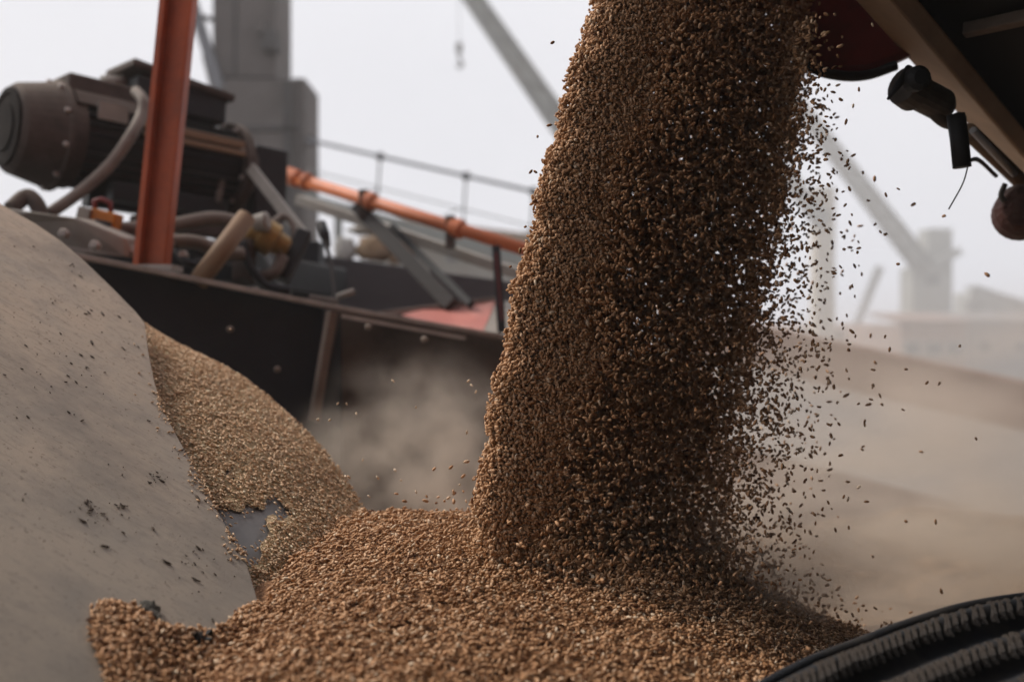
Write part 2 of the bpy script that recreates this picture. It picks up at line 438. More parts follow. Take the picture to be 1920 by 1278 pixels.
MB().bar(P(611, 580, 1.55), P(612, 1000, 1.52), 0.05, 0.02, (0, 1, 0)).build('corner_post', M['black'], hopper)
MB().bar(P(640, 592, 1.505), P(872, 634, 1.56), 0.008, 0.006).build('stiffener', M['rim'], hopper)
for px, py in ((690, 613), (795, 636), (520, 692), (432, 617)):
    c = P(px, py, 1.50 if px > 600 else 1.42)
    MB().lathe(c, (0.2, -1, 0), [(0, 0.005), (0.01, 0.005), (0.014, 0.003)], 8).build('bolt', M['brown_strip'], hopper)
# hopper floor and legs down to the quay
MB().prism([Vector((-1.5, -0.6, 1.55)), Vector((1.6, -0.6, 1.55)), Vector((1.6, 2.0, 1.55)), Vector((-1.5, 2.0, 1.55))], (0, 0, -0.02)).build('floor_plate', M['dark_wall'], hopper)
for x, y in ((-1.4, -0.5), (1.5, -0.5), (1.5, 1.9), (-1.4, 1.9)):
    MB().bar((x, y, 0), (x, y, 1.53), 0.08, 0.08, (0, 1, 0)).build('leg', M['dark_wall'], hopper)
# the right-hand inner plate, out of frame below the heap
MB().prism([Vector((1.6, -0.6, 1.55)), Vector((1.9, -0.6, 2.1)), Vector((1.9, 2.0, 2.0)), Vector((1.6, 2.0, 1.55))], (0.01, 0, 0)).build('wall_panel', M['brown_wall'], hopper)

# ------------------------------------------------------------------ kernels
def kernel_template(n=5, ts=(-0.48, 0.45), rs=(0.96, 0.90)):
    v = [(-1.0, 0, 0)]
    for t, r in zip(ts, rs):
        for k in range(n):
            a = 2 * math.pi * k / n
            rr = r * (0.84 if k == 0 else 1.0)
            v.append((t, rr * math.cos(a), rr * math.sin(a)))
    v.append((1.0, 0, 0))
    f = []
    m = len(ts)
    for k in range(n):
        k2 = (k + 1) % n
        f.append((0, 1 + k2, 1 + k))
        for i in range(m - 1):
            a = 1 + i * n + k; b = 1 + i * n + k2; c = 1 + (i + 1) * n + k; d = 1 + (i + 1) * n + k2
            f.append((a, b, d)); f.append((a, d, c))
        f.append((1 + m * n, 1 + (m - 1) * n + k, 1 + (m - 1) * n + k2))
    return np.array(v, np.float64), np.array(f, np.int32)
KV, KF = kernel_template()
KV2, KF2 = kernel_template(4, (-0.45, 0.5), (0.95, 0.85))

def kernels(name, pos, axis, side, L, W, T, tint, material, low=False, parent=None):
    """one mesh of many kernels; axis/side: unit vectors, L W T half sizes"""
    kv, kf = (KV2, KF2) if low else (KV, KF)
    n = len(pos)
    up = np.cross(axis, side)
    V = (pos[:, None, :] + kv[None, :, 0:1] * (axis * L[:, None])[:, None, :]
         + kv[None, :, 1:2] * (side * W[:, None])[:, None, :] + kv[None, :, 2:3] * (up * T[:, None])[:, None, :]).reshape(-1, 3)
    F = (kf[None] + (np.arange(n) * len(kv))[:, None, None]).reshape(-1)
    me = bpy.data.meshes.new(name)
    me.vertices.add(len(V)); me.vertices.foreach_set('co', V.astype(np.float32).ravel())
    me.loops.add(len(F)); me.loops.foreach_set('vertex_index', F.astype(np.int32))
    nf = len(F) // 3
    me.polygons.add(nf)
    me.polygons.foreach_set('loop_start', np.arange(0, nf * 3, 3, dtype=np.int32))
    me.polygons.foreach_set('use_smooth', np.ones(nf, bool))
    me.update(calc_edges=True)
    at = me.attributes.new('tint', 'FLOAT', 'POINT')
    at.data.foreach_set('value', np.repeat(tint, len(kv)).astype(np.float32))
    me.materials.append(material)
    o = bpy.data.objects.new(name, me)
    COL.objects.link(o)
    if parent: o.parent = parent
    return o
def unit(a):
    return a / np.linalg.norm(a, axis=1, keepdims=True)
def rand_frames(n, bias=None):
    a = rng.normal(size=(n, 3))
    if bias is not None: a = a + np.array(bias)
    a = unit(a)
    b = unit(np.cross(a, rng.normal(size=(n, 3))))
    return a, b
def surf_frames(nrm, jit=0.28, flow=None, flow_amt=0.0):
    n = len(nrm)
    r = rng.normal(size=(n, 3))
    if flow is not None: r = r + np.array(flow)[None] * flow_amt * rng.choice([-1, 1], size=(n, 1))
    a = unit(r - nrm * np.sum(r * nrm, 1, keepdims=True))
    a = unit(a + nrm * rng.normal(size=(n, 1)) * jit)
    b = unit(np.cross(a, nrm + rng.normal(size=(n, 3)) * 0.3))
    return a, b
def sizes(n, k=1.0):
    s = np.clip(rng.normal(1.0, 0.15, n), 0.6, 1.4) * k
    s = np.where(rng.random(n) < 0.08, s * 0.6, s)
    return 0.00285 * s * rng.uniform(0.9, 1.12, n), 0.00142 * s, 0.00128 * s

# ---- the mound the grain falls on
RX = np.array([-0.60, -0.40, -0.329, -0.249, -0.219, -0.179, -0.13, -0.08, -0.03, 0.02, 0.095, 0.169, 0.219, 0.269, 0.319, 0.394, 0.60])
RZ = np.array([-0.36, -0.285, -0.245, -0.210, -0.183, -0.168, -0.162, -0.161, -0.164, -0.170, -0.181, -0.202, -0.225, -0.2486, -0.272, -0.294, -0.32])
def _smooth_interp(x):
    o_ = np.zeros_like(x)
    for d in (-0.03, -0.015, 0, 0.015, 0.03): o_ += np.interp(x + d, RX, RZ)
    return o_ / 5
def lumps(x, y):
    return (0.0022 * np.sin(x * 61 + 1.3 * np.sin(y * 37)) * np.sin(y * 53 + 0.7) + 0.0014 * np.sin(x * 131 + y * 97) + 0.0010 * np.sin(x * 211 - y * 173 + 2))
def pile_z(x, y):
    yr = 0.98
    r = _smooth_interp(x * 0.93 / yr) * yr / 0.93
    near = np.clip(yr - y, 0, None); far = np.clip(y - yr, 0, None)
    return CZ + r - 0.055 * near - 0.12 * near ** 2 - (np.sqrt(far ** 2 + 0.0025) - 0.05) * 0.52 + lumps(x, y)
def pile_n(x, y):
    e = 0.004
    dx = (pile_z(x + e, y) - pile_z(x - e, y)) / (2 * e); dy = (pile_z(x, y + e) - pile_z(x, y - e)) / (2 * e)
    return unit(np.stack([-dx, -dy, np.ones_like(dx)], 1))
nx, ny = 110, 110
gx = np.linspace(-0.62, 0.75, nx); gy = np.linspace(0.30, 1.45, ny)
b = MB()
GX, GY = np.meshgrid(gx, gy, indexing='ij')
GZ = pile_z(GX.ravel(), GY.ravel()) - 0.0022
b.v = [Vector(p) for p in np.stack([GX.ravel(), GY.ravel(), GZ], 1)]
for i in range(nx - 1):
    for j in range(ny - 1):
        a = i * ny + j
        b.f.append([a, a + ny, a + ny + 1, a + 1]); b.smooth.append(True)
mound = b.build('grain_mound', M['grain_bed'])
mound['kind'] = 'stuff'

n = 101000
y = 0.42 + (1.03 - 0.42) * rng.random(n); x = (rng.random(n) * 2 - 1) * 0.62
keep = np.abs(x) < 0.56 * y + 0.03
x, y = x[keep], y[keep]
nr = pile_n(x, y); z = pile_z(x, y)
keep = z > np.array([plate_z(a, c) for a, c in zip(x, y)]) + 0.0005
keep |= x > -0.19
x, y, z, nr = x[keep], y[keep], z[keep], nr[keep]
n = len(x)
pos = np.stack([x, y, z], 1) + nr * (rng.random((n, 1)) ** 1.5 * 0.0042 - 0.0012)
ax, sd = surf_frames(nr, 0.25, (0.8, 0.9, 0.1), 0.9)
L, W, T = sizes(n, 0.84)
# ---- a tongue of grain spilled back over the near plate
def in_poly(px, py, poly):
    c = np.zeros(len(px), bool); m = len(poly)
    for i in range(m):
        x1, y1 = poly[i]; x2, y2 = poly[(i + 1) % m]
        hit = ((y1 > py) != (y2 > py)) & (px < (x2 - x1) * (py - y1) / (y2 - y1 + 1e-9) + x1)
        c ^= hit
    return c
tongue = [(168, 1150), (185, 1136), (215, 1130), (250, 1142), (275, 1168), (300, 1186), (345, 1192), (395, 1196), (425, 1180), (445, 1150), (520, 1130), (700, 1300), (640, 1420), (230, 1420), (205, 1290), (182, 1230), (172, 1190)]
m_ = 26000
qx = rng.uniform(140, 720, m_); qy = rng.uniform(1110, 1430, m_)
jx = qx + rng.normal(0, 5, m_); jy = qy + rng.normal(0, 4, m_)
k = in_poly(jx, jy, tongue)
qx, qy = qx[k], qy[k]
pts = np.array([on_plate(a, c) for a, c in zip(qx, qy)])
dd = np.minimum(np.clip((qy - 1130) / 60, 0, 1), np.clip((qx - 165) / 70, 0, 1))
pn = np.array(PN)[None].repeat(len(pts), 0)
pts = pts + pn * (0.0012 + rng.random((len(pts), 1)) * (0.002 + 0.007 * dd[:, None]))
a2, s2 = surf_frames(pn, 0.3)
L2, W2, T2 = sizes(len(pts), 0.88)
pos = np.concatenate([pos, pts]); ax = np.concatenate([ax, a2]); sd = np.concatenate([sd, s2])
L = np.concatenate([L, L2]); W = np.concatenate([W, W2]); T = np.concatenate([T, T2])
# dusting of kernels piled up against the edge of the plate
n = len(pos)
print('pile kernels', n)
o = kernels('grain_pile', pos, ax, sd, L, W, T, np.clip(rng.normal(0.5, 0.27, n), 0, 1), M['grain'], low=True)
tag(o, 'brown mound of loose wheat kernels in the foreground under the stream', 'grain', kind='stuff')
mound.parent = o

# ---- pale chaff on the far plate
bare = [[(400, 955), (475, 945), (508, 962), (510, 992), (494, 1015), (478, 1075), (440, 1040)],
        [(482, 950), (512, 925), (530, 936), (548, 962), (530, 978), (505, 972)], [(415, 872), (452, 882), (448, 894), (425, 890)]]
def proj(p):
    return 960 + p[:, 0] / p[:, 1] * FPX, 639 - (p[:, 2] - CZ) / p[:, 1] * FPX
def bare_mask(pts):
    u, v = proj(pts)
    u = u + rng.normal(0, 12, len(u)); v = v + rng.normal(0, 10, len(v))
    k = np.zeros(len(u), bool)
    for pl in bare: k |= in_poly(u, v, pl)
    return k
bb = sheet(lambda s, t: chaff_pt(s, t * 1.0, -0.0015), 260, 120)
vv = np.array([tuple(p) for p in bb.v])
u_, v_ = proj(vv); u_ = u_ + 6 * np.sin(v_ / 7.0) + 4 * np.sin(u_ / 5.0 + 1); v_ = v_ + 5 * np.sin(u_ / 8.0) + 3 * np.sin(u_ / 3.1); bm_ = np.zeros(len(u_), bool)
for pl in bare: bm_ |= in_poly(u_, v_, pl)
ff = [(f, s) for f, s in zip(bb.f, bb.smooth) if not all(bm_[i] for i in f)]
bb.f = [f for f, s in ff]; bb.smooth = [s for f, s in ff]
o = bb.build('chaff_bed', M['chaff_bed'])
chaff_bed = o; o['kind'] = 'stuff'
n = 20500
ss = rng.random(n); tt = rng.random(n)
pts = np.array([tuple(chaff_pt(a, c)) for a, c in zip(ss, tt)])
pts = pts[~bare_mask(pts)]
n = len(pts)
nn = unit(np.array([[0.55, 0.0, 0.75]]).repeat(n, 0))
a2, s2 = surf_frames(nn, 0.07)
L2, W2, T2 = sizes(n, 0.78)
thin = rng.random(n) < 0.35
L2 = np.where(thin, L2 * 1.2, L2); W2 = np.where(thin, W2 * 0.5, W2); T2 = np.where(thin, T2 * 0.4, T2)
pts = pts + nn * rng.random((n, 1)) * 0.0025
o = kernels('chaff_layer', pts, a2, s2, L2, W2, T2, np.clip(rng.normal(0.55, 0.25, n), 0, 1), M['chaff'], low=True)
tag(o, 'tan layer of husks and kernels on the far chute plate', 'chaff', kind='stuff')
chaff_bed.parent = o

# ---- the falling stream
SY = 0.93
hy = np.array([-260, 0, 200, 400, 600, 800, 950, 1090])
hL = np.array([1185, 1106, 1046, 996, 947, 907, 886, 876])
hR = np.array([1545, 1535, 1520, 1482, 1440, 1405, 1385, 1390])
hF = np.array([3, 4, 16, 28, 38, 44, 42, 38])         # how fast the loose right side thins out, px
def sx2(px): return (px - 960) / FPX * SY
def stream_pos(n, y0=-240, y1=1085):
    py = rng.uniform(y0, y1, n)
    Lx = np.interp(py, hy, hL) + 5 * np.sin(py / 31.0) + 3 * np.sin(py / 13.0 + 1)
    Rx = np.interp(py, hy, hR)
    return py, Lx, Rx
def to_world(px, py, dy):
    # the curtain of grain hangs askew: its right side is farther from the lens
    base = SY + 0.062 * np.clip((px - 1210) / 260.0, -1.1, 1.3)
    return np.stack([(px - 960) / FPX * base, base + dy, CZ + (639 - py) / FPX * base], 1)
# dense flank facing the light, dissolving gradually into the body
n1 = 27000
py, Lx, Rx = stream_pos(n1)
cx = (Lx + Rx) / 2; aa = (Rx - Lx) / 2
lim = 0.34 + 0.06 * np.sin(py / 90.0) + 0.05 * np.sin(py / 37.0 + 2)
u = np.abs(rng.normal(0, 1, n1)) * lim * 0.55
u = np.where(rng.random(n1) < 0.5, rng.random(n1) * lim * 0.8, u)
u = np.clip(u, 0, 0.98)
th = np.arccos(np.clip(1 - 2 * u, -1, 1))                     # 0 at left limb
side_ = np.where(rng.random(n1) < 0.70, -1.0, 1.0)
rr = 1 - np.abs(rng.normal(0, 0.05, n1))
pxs = cx - aa * rr * np.cos(th)
dyy = np.where(side_ < 0, -0.055, 0.085) * rr * np.sin(th)
A = to_world(pxs, py, dyy)
# hidden inner kernels that close the column
n0 = 50000
py, Lx, Rx = stream_pos(n0)
py = np.where(rng.random(n0) < 0.45, -240 + 1200 * rng.beta(1.0, 1.7, n0), py); Lx = np.interp(py, hy, hL); Rx = np.interp(py, hy, hR)
cx = (Lx + Rx) / 2 + 2; aa = (Rx - Lx) / 2 * 0.96
r_ = np.sqrt(rng.random(n0)); t_ = rng.random(n0) * 2 * math.pi
dy_ = 0.08 + 0.04 * r_ * np.sin(t_)
INNER = to_world(cx + aa * r_ * np.cos(t_), py, dy_)
gr = INNER[:, 1] / (INNER[:, 1] - dy_)            # the far side of the column is as wide as its front
INNER[:, 0] *= gr; INNER[:, 2] = CZ + (INNER[:, 2] - CZ) * gr
# body of the stream, thinning towards the right
n2 = 25000
py, Lx, Rx = stream_pos(n2)
py = np.where(rng.random(n2) < 0.35, -240 + 1100 * rng.beta(1.0, 1.8, n2), py)
Lx = np.interp(py, hy, hL); Rx = np.interp(py, hy, hR)
cx = (Lx + Rx) / 2; aa = (Rx - Lx) / 2
r_ = np.sqrt(rng.random(n2)); t_ = rng.random(n2) * 2 * math.pi
uu = r_ * np.cos(t_)
pxs = cx + aa * uu
dyy = 0.02 + 0.075 * r_ * np.sin(t_)
ex = (rng.random(n2) < np.clip(0.10 + 0.45 * (uu + 0.4), 0, 0.55)) & (uu > -0.2)
pxs = pxs + np.where(ex, rng.exponential(1.0, n2) * np.interp(py, hy, hF), 0)
B = to_world(pxs, py, dyy)
def clump(p):
    a = np.sin(p[:, 0] * 210 + 2 * np.sin(p[:, 2] * 120)) * np.sin(p[:, 2] * 160 + 1.7 * np.sin(p[:, 1] * 190)) + 0.6 * np.sin(p[:, 0] * 97 + p[:, 1] * 143 - p[:, 2] * 71)
    return a
B = B[rng.random(len(B)) < np.clip(0.55 + 0.65 * clump(B), 0.06, 1)]
# loose fringe
n3 = 4200
py, Lx, Rx = stream_pos(n3, 60, 1080)
pxs = Rx - 60 + rng.gamma(1.7, 1.0, n3) * np.interp(py, hy, hF) * 1.05
C_ = to_world(pxs, py, rng.normal(0, 0.05, n3))
# splash around the foot
n4 = 3800
pxs = rng.normal(1180, 200, n4); dd_ = rng.normal(0.0, 0.06, n4)
D_ = to_world(pxs, np.zeros(n4), dd_)
D_[:, 2] = pile_z(D_[:, 0], D_[:, 1]) + rng.exponential(0.012, n4)
pos = np.concatenate([A, B, C_, D_])
pz = pile_z(pos[:, 0], pos[:, 1])
pos = pos[(pos[:, 2] > pz - 0.004)]
# the outermost kernels on the loose side and the strays become single grains
pu, pv = proj(pos)
outer = pu - np.interp(pv, hy, hR)
cand = np.where((outer > np.interp(pv, hy, hF) * 1.35) & (pv > 60) & (pv < 1100) & (pu < 1625))[0]
rng.shuffle(cand)
loose = cand[:262]
mask = np.ones(len(pos), bool); mask[loose] = False
mask[cand[262:][outer[cand[262:]] > 175]] = False
loose_pos = pos[loose]
pos = pos[mask]
n = len(pos)
ax, sd = rand_frames(n)
L, W, T = sizes(n, 1.0)
print('stream kernels', n)
o = kernels('grain_stream', pos, ax, sd, L, W, T, np.clip(rng.normal(0.5, 0.22, n), 0, 1), M['grain'])
tag(o, 'thick column of wheat kernels pouring down onto the mound', 'grain', kind='stuff')
stream_obj = o
INNER = INNER[INNER[:, 2] > pile_z(INNER[:, 0], INNER[:, 1]) - 0.004]
n = len(INNER)
ax, sd = rand_frames(n)
L, W, T = sizes(n)
o = kernels('inner_kernels', INNER, ax, sd, L * 1.3, W * 1.55, T * 1.55, np.clip(rng.normal(0.5, 0.22, n), 0, 1), M['grain'], low=True)
o.parent = stream_obj; o['kind'] = 'stuff'

# ---- single grains in the air (shared mesh data)
def kernel_mesh(tint):
    o = kernels('wheat_grain', np.zeros((1, 3)), np.array([[1., 0, 0]]), np.array([[0, 1., 0]]),
                np.array([0.0028]), np.array([0.0014]), np.array([0.0013]), np.array([tint]), M['grain'])
    me = o.data
    bpy.data.objects.remove(o)
    return me
KM = [kernel_mesh(t) for t in (0.15, 0.35, 0.5, 0.65, 0.85, 1.0)]
def single(p, label, group, me=None, k=1.0):
    o = bpy.data.objects.new('wheat_grain', me or random.choice(KM))
    COL.objects.link(o)
    o.location = p
    o.rotation_euler = (random.uniform(0, 6.28), random.uniform(-1.57, 1.57), random.uniform(0, 6.28))
    o.scale = (k * random.uniform(0.7, 1.05),) * 3
    return tag(o, label, 'grain', group)
for p in loose_pos:
    v = 639 - (p[2] - CZ) / p[1] * FPX
    if v < 590: single(Vector(p), 'loose wheat grain right of the stream against the pale sky', 'loose grains against the sky')
    elif v < 860: single(Vector(p), 'loose wheat grain right of the stream before the pale trough', 'loose grains before the trough')
    else: single(Vector(p), 'loose wheat grain low over the dust at the right foot of the stream', 'loose grains low over the dust')
for px, py in ((1684, 495), (1699, 692), (1851, 515), (1770, 405), (1640, 335), (1668, 655), (1610, 1143), (1625, 940)):
    single(P(px, py, 0.80 + random.uniform(-0.05, 0.03)), 'stray wheat grain flying far right of the stream in front of haze', 'stray grains far right of the stream', KM[1], 1.25 if px == 1851 else 1.0)
for px, py in ((1036, 80), (995, 322), (1004, 322), (975, 470), (957, 500), (1030, 235), (985, 425), (1008, 256)):
    single(P(px, py, 0.84), 'stray wheat grain just left of the stream against the sky', 'stray grains left of the stream', KM[0])
for px, py in ((432, 617), (737, 714), (633, 756), (650, 757), (668, 775), (618, 787), (596, 786), (780, 763), (878, 714), (884, 722), (892, 734),
               (875, 810), (680, 862), (741, 881), (780, 922), (692, 930), (862, 908), (648, 893), (708, 895), (752, 900)):
    single(P(px, py, random.uniform(0.88, 1.02)), 'pale grain hanging in the dust in front of the rear hopper walls', 'grains in the dust before the rear wall', KM[5], 0.9)

# ---- kernels lying along the lip of the near plate
m_ = 900
ei = rng.integers(0, len(edge_px) - 1, m_); ef = rng.random(m_)
ep = np.array(edge_px, float)
qx = ep[ei, 0] + (ep[ei + 1, 0] - ep[ei, 0]) * ef - rng.exponential(9, m_) + 2
qy = ep[ei, 1] + (ep[ei + 1, 1] - ep[ei, 1]) * ef + rng.normal(0, 4, m_)
keep = rng.random(m_) < np.clip((qy - 640) / 350, 0.08, 1) * (0.5 + 0.5 * np.sin(qy / 23.0))
pts = np.array([tuple(on_plate(a, c, 0.001)) for a, c in zip(qx[keep], qy[keep])])
pn = np.array(PN)[None].repeat(len(pts), 0)
a2, s2 = surf_frames(pn, 0.15)
L2, W2, T2 = sizes(len(pts), 0.75)
o = kernels('lip_grains', pts, a2, s2, L2, W2 * 0.8, T2 * 0.8, np.clip(rng.normal(0.4, 0.25, len(pts)), 0, 1), M['chaff'], low=True)
tag(o, 'husks gathered along the edge of the near plate', 'chaff', kind='stuff')

# ---- husks on the near plate
hx, hy_ = [], []
for cxp, cyp, sx_, sy_, k in ((290, 897, 18, 7, 16), (172, 962, 22, 12, 26), (228, 948, 10, 5, 8), (385, 1050, 26, 12, 14), (365, 1085, 30, 20, 10), (380, 945, 15, 6, 8), (150, 610, 70, 40, 40), (220, 760, 120, 80, 25), (90, 720, 70, 80, 25), (120, 500, 50, 40, 20), (250, 1000, 140, 120, 30), (340, 850, 12, 5, 6), (240, 655, 8, 4, 6)):
    hx += list(rng.normal(cxp, sx_, k)); hy_ += list(rng.normal(cyp, sy_, k))
hx = np.array(hx); hy_ = np.array(hy_)
platepoly = [(0, 385)] + edge_px + [(440, 1150), (400, 1180), (300, 1165), (160, 1120), (0, 1100)]
k = in_poly(hx, hy_, platepoly)
pts = np.array([on_plate(a, c, 0.0008) for a, c in zip(hx[k], hy_[k])])
n = len(pts); pn = np.array(PN)[None].repeat(n, 0)
a2, s2 = surf_frames(pn, 0.05, (0.75, -0.3, -0.5), 1.5)
szz = rng.gamma(1.3, 0.40, n).clip(0.2, 2.0)
o = kernels('husk_flecks', pts, a2, s2, 0.0024 * szz, 0.0008 * szz, np.full(n, 0.0006), rng.random(n), M['husk'])
tag(o, 'dark husk flecks stuck to the dusty near plate', 'husks', kind='stuff')
def lump(name, c, poly, hgt, m, label, cat):
    """irregular flake with a raised, uneven top"""
    b = MB(); base = [on_plate(*q, 0.001) for q in poly]
    mid = sum(base, Vector((0, 0, 0))) / len(base)
    n = len(base); b.v = list(base) + [mid.lerp(p, 0.72) + PN * hgt * random.uniform(0.6, 1.2) for p in base] + [mid + PN * hgt * 0.8]
    for i in range(n):
        j = (i + 1) % n
        b.f += [[i, j, n + j, n + i], [n + i, n + j, 2 * n]]; b.smooth += [False, False]
    b.f.append(list(range(n))[::-1]); b.smooth.append(False)
    return tag(b.build(name, m), label, cat)
lump('bark_chip', None, [(262, 1128), (272, 1126), (278, 1134), (284, 1129), (288, 1142), (300, 1145), (296, 1153), (304, 1172), (296, 1182), (285, 1172), (268, 1160), (258, 1152)], 0.004, M['chip'], 'jagged grey bark chip where the spilled grain meets the plate', 'chip')
lump('dark_lump', None, [(345, 1212), (360, 1202), (372, 1196), (386, 1204), (396, 1214), (388, 1226), (372, 1222), (358, 1224)], 0.011, M['stone'], 'small black lump lying in the spilled grain', 'lump')

# ---- heap of grain far right, behind the mound
def heap_fn(s, t):
    px = 1180 + 1500 * s
    Yh = 1.15 + 1.25 * t
    top = -0.325 - 0.015 * math.cos(s * 5) - 0.13 * t + 0.04 * s * t
    return Vector(((px - 960) / FPX * 1.7, Yh, CZ + top + 0.012 * math.sin(s * 17 + t * 5) + 0.009 * math.sin(s * 41 + t * 29)))
o = sheet(heap_fn, 70, 40).build('grain_heap', mat('heap_grain', (0.24, 0.16, 0.10), 0.95, var=0.5, scale=25, dirt=(0.10, 0.065, 0.045), dirt_amt=0.7, dirt_scale=9, bump=0.8, bump_scale=130))
tag(o, 'low brown bank of grain in the dust behind the mound', 'grain', kind='stuff')

# ------------------------------------------------------------------ black ribbed belt, bottom right
belt = thing('ribbed_rubber_belt', P(1750, 1230, 0.66), 'black rubber belt edge with dusty cross ribs in the bottom right corner', 'belt')
top_px = [(1300, 1345, 0.60), (1440, 1268, 0.635), (1530, 1224, 0.66), (1610, 1194, 0.68), (1700, 1160, 0.70), (1810, 1127, 0.72), (1925, 1108, 0.74), (2080, 1092, 0.77), (2300, 1085, 0.80)]
TOPC = smooth_path([P(*q) for q in top_px], 8)
def belt_pt(s, t):
    n = len(TOPC) - 1
    i = min(int(s * n), n - 1)
    p = TOPC[i].lerp(TOPC[i + 1], s * n - i)
    tan = (TOPC[min(i + 1, n)] - TOPC[i]).normalized()
    acr = Vector((0.38, -0.72, -0.22)).normalized()
    nrm = tan.cross(acr).normalized()
    if nrm.z < 0: nrm = -nrm
    w = t * 0.17
    ridge = 0.0055 * math.cos((w - 0.017) / 0.036 * 2 * math.pi)
    return p + acr * w + nrm * (ridge - 0.10 * t * t * 0), tan, acr, nrm
o = sheet(lambda s, t: belt_pt(s, t)[0], 64, 60).build('belt_sheet', M['rubber'], belt)
md = o.modifiers.new('thick', 'SOLIDIFY'); md.thickness = 0.006; md.offset = -1
MB().tube([belt_pt(i / 60, 0.0)[0] for i in range(61)], 0.0042, 10).build('edge_bead', M['rubber'], belt)
rib_me = None
o0 = origin_of(belt)
for ridge in range(4):
    tc_ = (0.017 + 0.036 * ridge) / 0.17
    nrib = 46
    for i in range(nrib):
        s = 0.05 + 0.86 * (i + random.uniform(-0.15, 0.15)) / nrib
        p, tan, acr, nrm = belt_pt(s, tc_)
        if rib_me is None:
            rb = MB().quadbox([(-0.0032, -0.012, -0.003), (0.0032, -0.012, -0.003), (0.0032, 0.012, -0.003), (-0.0032, 0.012, -0.003),
                               (-0.0016, -0.008, 0.0018), (0.0016, -0.008, 0.0018), (0.0016, 0.008, 0.0018), (-0.0016, 0.008, 0.0018)])
            tmp = rb.build('rib', M['rubber_rib'])
            rib_me = tmp.data; bpy.data.objects.remove(tmp)
        u, v = proj(np.array([tuple(p)]))
        if u[0] > 2000 or v[0] > 1340: continue
        o = bpy.data.objects.new('rib', rib_me); COL.objects.link(o); o.parent = belt
        skew = (tan + acr * 0.85).normalized()
        yv = (acr - skew * acr.dot(skew)).normalized()
        zz = skew.cross(yv)
        if zz.dot(nrm) < 0: zz = -zz; yv = -yv
        R = Matrix((skew, yv, zz)).transposed()
        o.location = p - o0 - nrm * 0.0012 + acr * 0.003
        o.rotation_euler = R.to_euler()
        o.scale = (random.uniform(0.8, 1.2), random.uniform(0.85, 1.1), random.uniform(0.7, 1.2))

# ------------------------------------------------------------------ trailer overhead, right
trailer = thing('grain_trailer', Vector((1.6, 0.6, 0.0)), 'dark trailer overhead at right with brown edge beam and red spout', 'trailer')
b0 = P(1662, 0, 1.00); b1 = P(1920, 300, 1.28)
d1 = (b1 - b0).normalized()
acr = Vector((d1.y, -d1.x, 0)).normalized()
upn = d1.cross(acr).normalized()
if upn.z < 0: upn = -upn
A0 = b0 - d1 * 4.6; A1 = b0 + d1 * 2.6  # unseen rear length stretched far back to shut out sky over the lens
bn = (upn * 0.85 + acr * 0.53).normalized()
MB().bar(A0, A1, 0.066, 0.022, bn).build('edge_beam', M['trailer_beam'], trailer, bevel=0.003, label='dusty brown edge beam')
fa = A0 - acr * 0.030 + upn * 0.031; fb = A1 - acr * 0.030 + upn * 0.031
MB().prism([fa, fb, fb + acr * 2.4, fa + acr * 2.4], upn * 0.05).build('floor_plate', M['trailer_black'], trailer)
for k in range(7):
    q = b0 + d1 * (-0.40 + 0.52 * k) + acr * 0.03 + upn * 0.010
    MB().bar(q + upn * 0.012, q + acr * 2.3 + upn * 0.012, 0.012, 0.014, upn).build('cross_rib', M['trailer_black'] if k != 1 else M['brown_strip'], trailer, bevel=0.002)
MB().prism([fa + upn * 0.05, fb + upn * 0.05, fb + upn * 1.1 - acr * 0.05, fa + upn * 1.1 - acr * 0.05], acr * 0.03).build('side_wall', M['trailer_red'], trailer)
sk0 = A0 + acr * 1.05; sk1 = A1 + acr * 1.05
MB().prism([sk0 + upn * 0.01, sk1 + upn * 0.01, Vector((sk1.x, sk1.y, 0.9)), Vector((sk0.x, sk0.y, 0.9))], acr * 0.02).build('unseen_sky_blocker', M['trailer_black'], trailer)  # unseen panel added behind the lens to keep sky off the stream's front
# wheels and legs of the trailer stand out of the picture, to the right of the hopper
for k, (t, w) in enumerate(((2.1, 2.0), (2.1, 2.3))):
    c = b0 + d1 * t + acr * (1.0 + 0.9 * k)
    MB().bar((c.x, c.y, 0.0), (c.x, c.y, c.z + 0.05), 0.14, 0.14, (0, 1, 0)).build('support_leg', M['trailer_black'], trailer)
# red spout: rounded belly behind the stream
prof = [(1440, -260), (1470, 60), (1500, 112), (1535, 134), (1585, 144), (1630, 141), (1680, 124), (1740, 96), (1800, 60), (1830, -260)]
poly = [P(px, py, 1.09) for px, py in prof]
sp = MB().prism(poly, Vector((0.03, 0.16, 0.06))).build('spout', M['trailer_red'], trailer, bevel=0.012, label='dark red rounded spout beside the stream')
lip = smooth_path([P(px, py + 1, 1.087) for px, py in ((1466, 40), (1500, 108), (1535, 132), (1585, 142), (1630, 139), (1680, 122))], 6)
MB().tube(lip, 0.0055, 8).build('lip', M['black'], trailer)
# latch gear hanging under the beam
lt = MB().lathe(P(1690, 158, 0.99), P(1800, 215, 1.03) - P(1690, 158, 0.99), [(0, 0.012), (0.002, 0.019), (0.02, 0.021), (0.022, 0.0165), (0.06, 0.0165), (0.07, 0.010)], 20)
lt.build('latch_barrel', M['latch'], trailer, bevel=0.001)
MB().lathe(P(1712, 150, 0.965), (0.1, -1, -0.1), [(0, 0.012), (0.012, 0.012), (0.016, 0.007)], 16).build('latch_bolt', M['black'], trailer)
MB().tube([P(1706, 128, 0.965), P(1685, 158, 0.96), P(1665, 186, 0.955)], 0.003, 8, radii=[0.0045, 0.0036, 0.0014]).build('latch_pin', M['black'], trailer)
MB().tube(smooth_path([P(1725, 168, 1.0), P(1750, 205, 1.01), P(1778, 228, 1.02), P(1800, 224, 1.03)], 5), 0.008, 10).build('latch_arm', M['latch'], trailer)
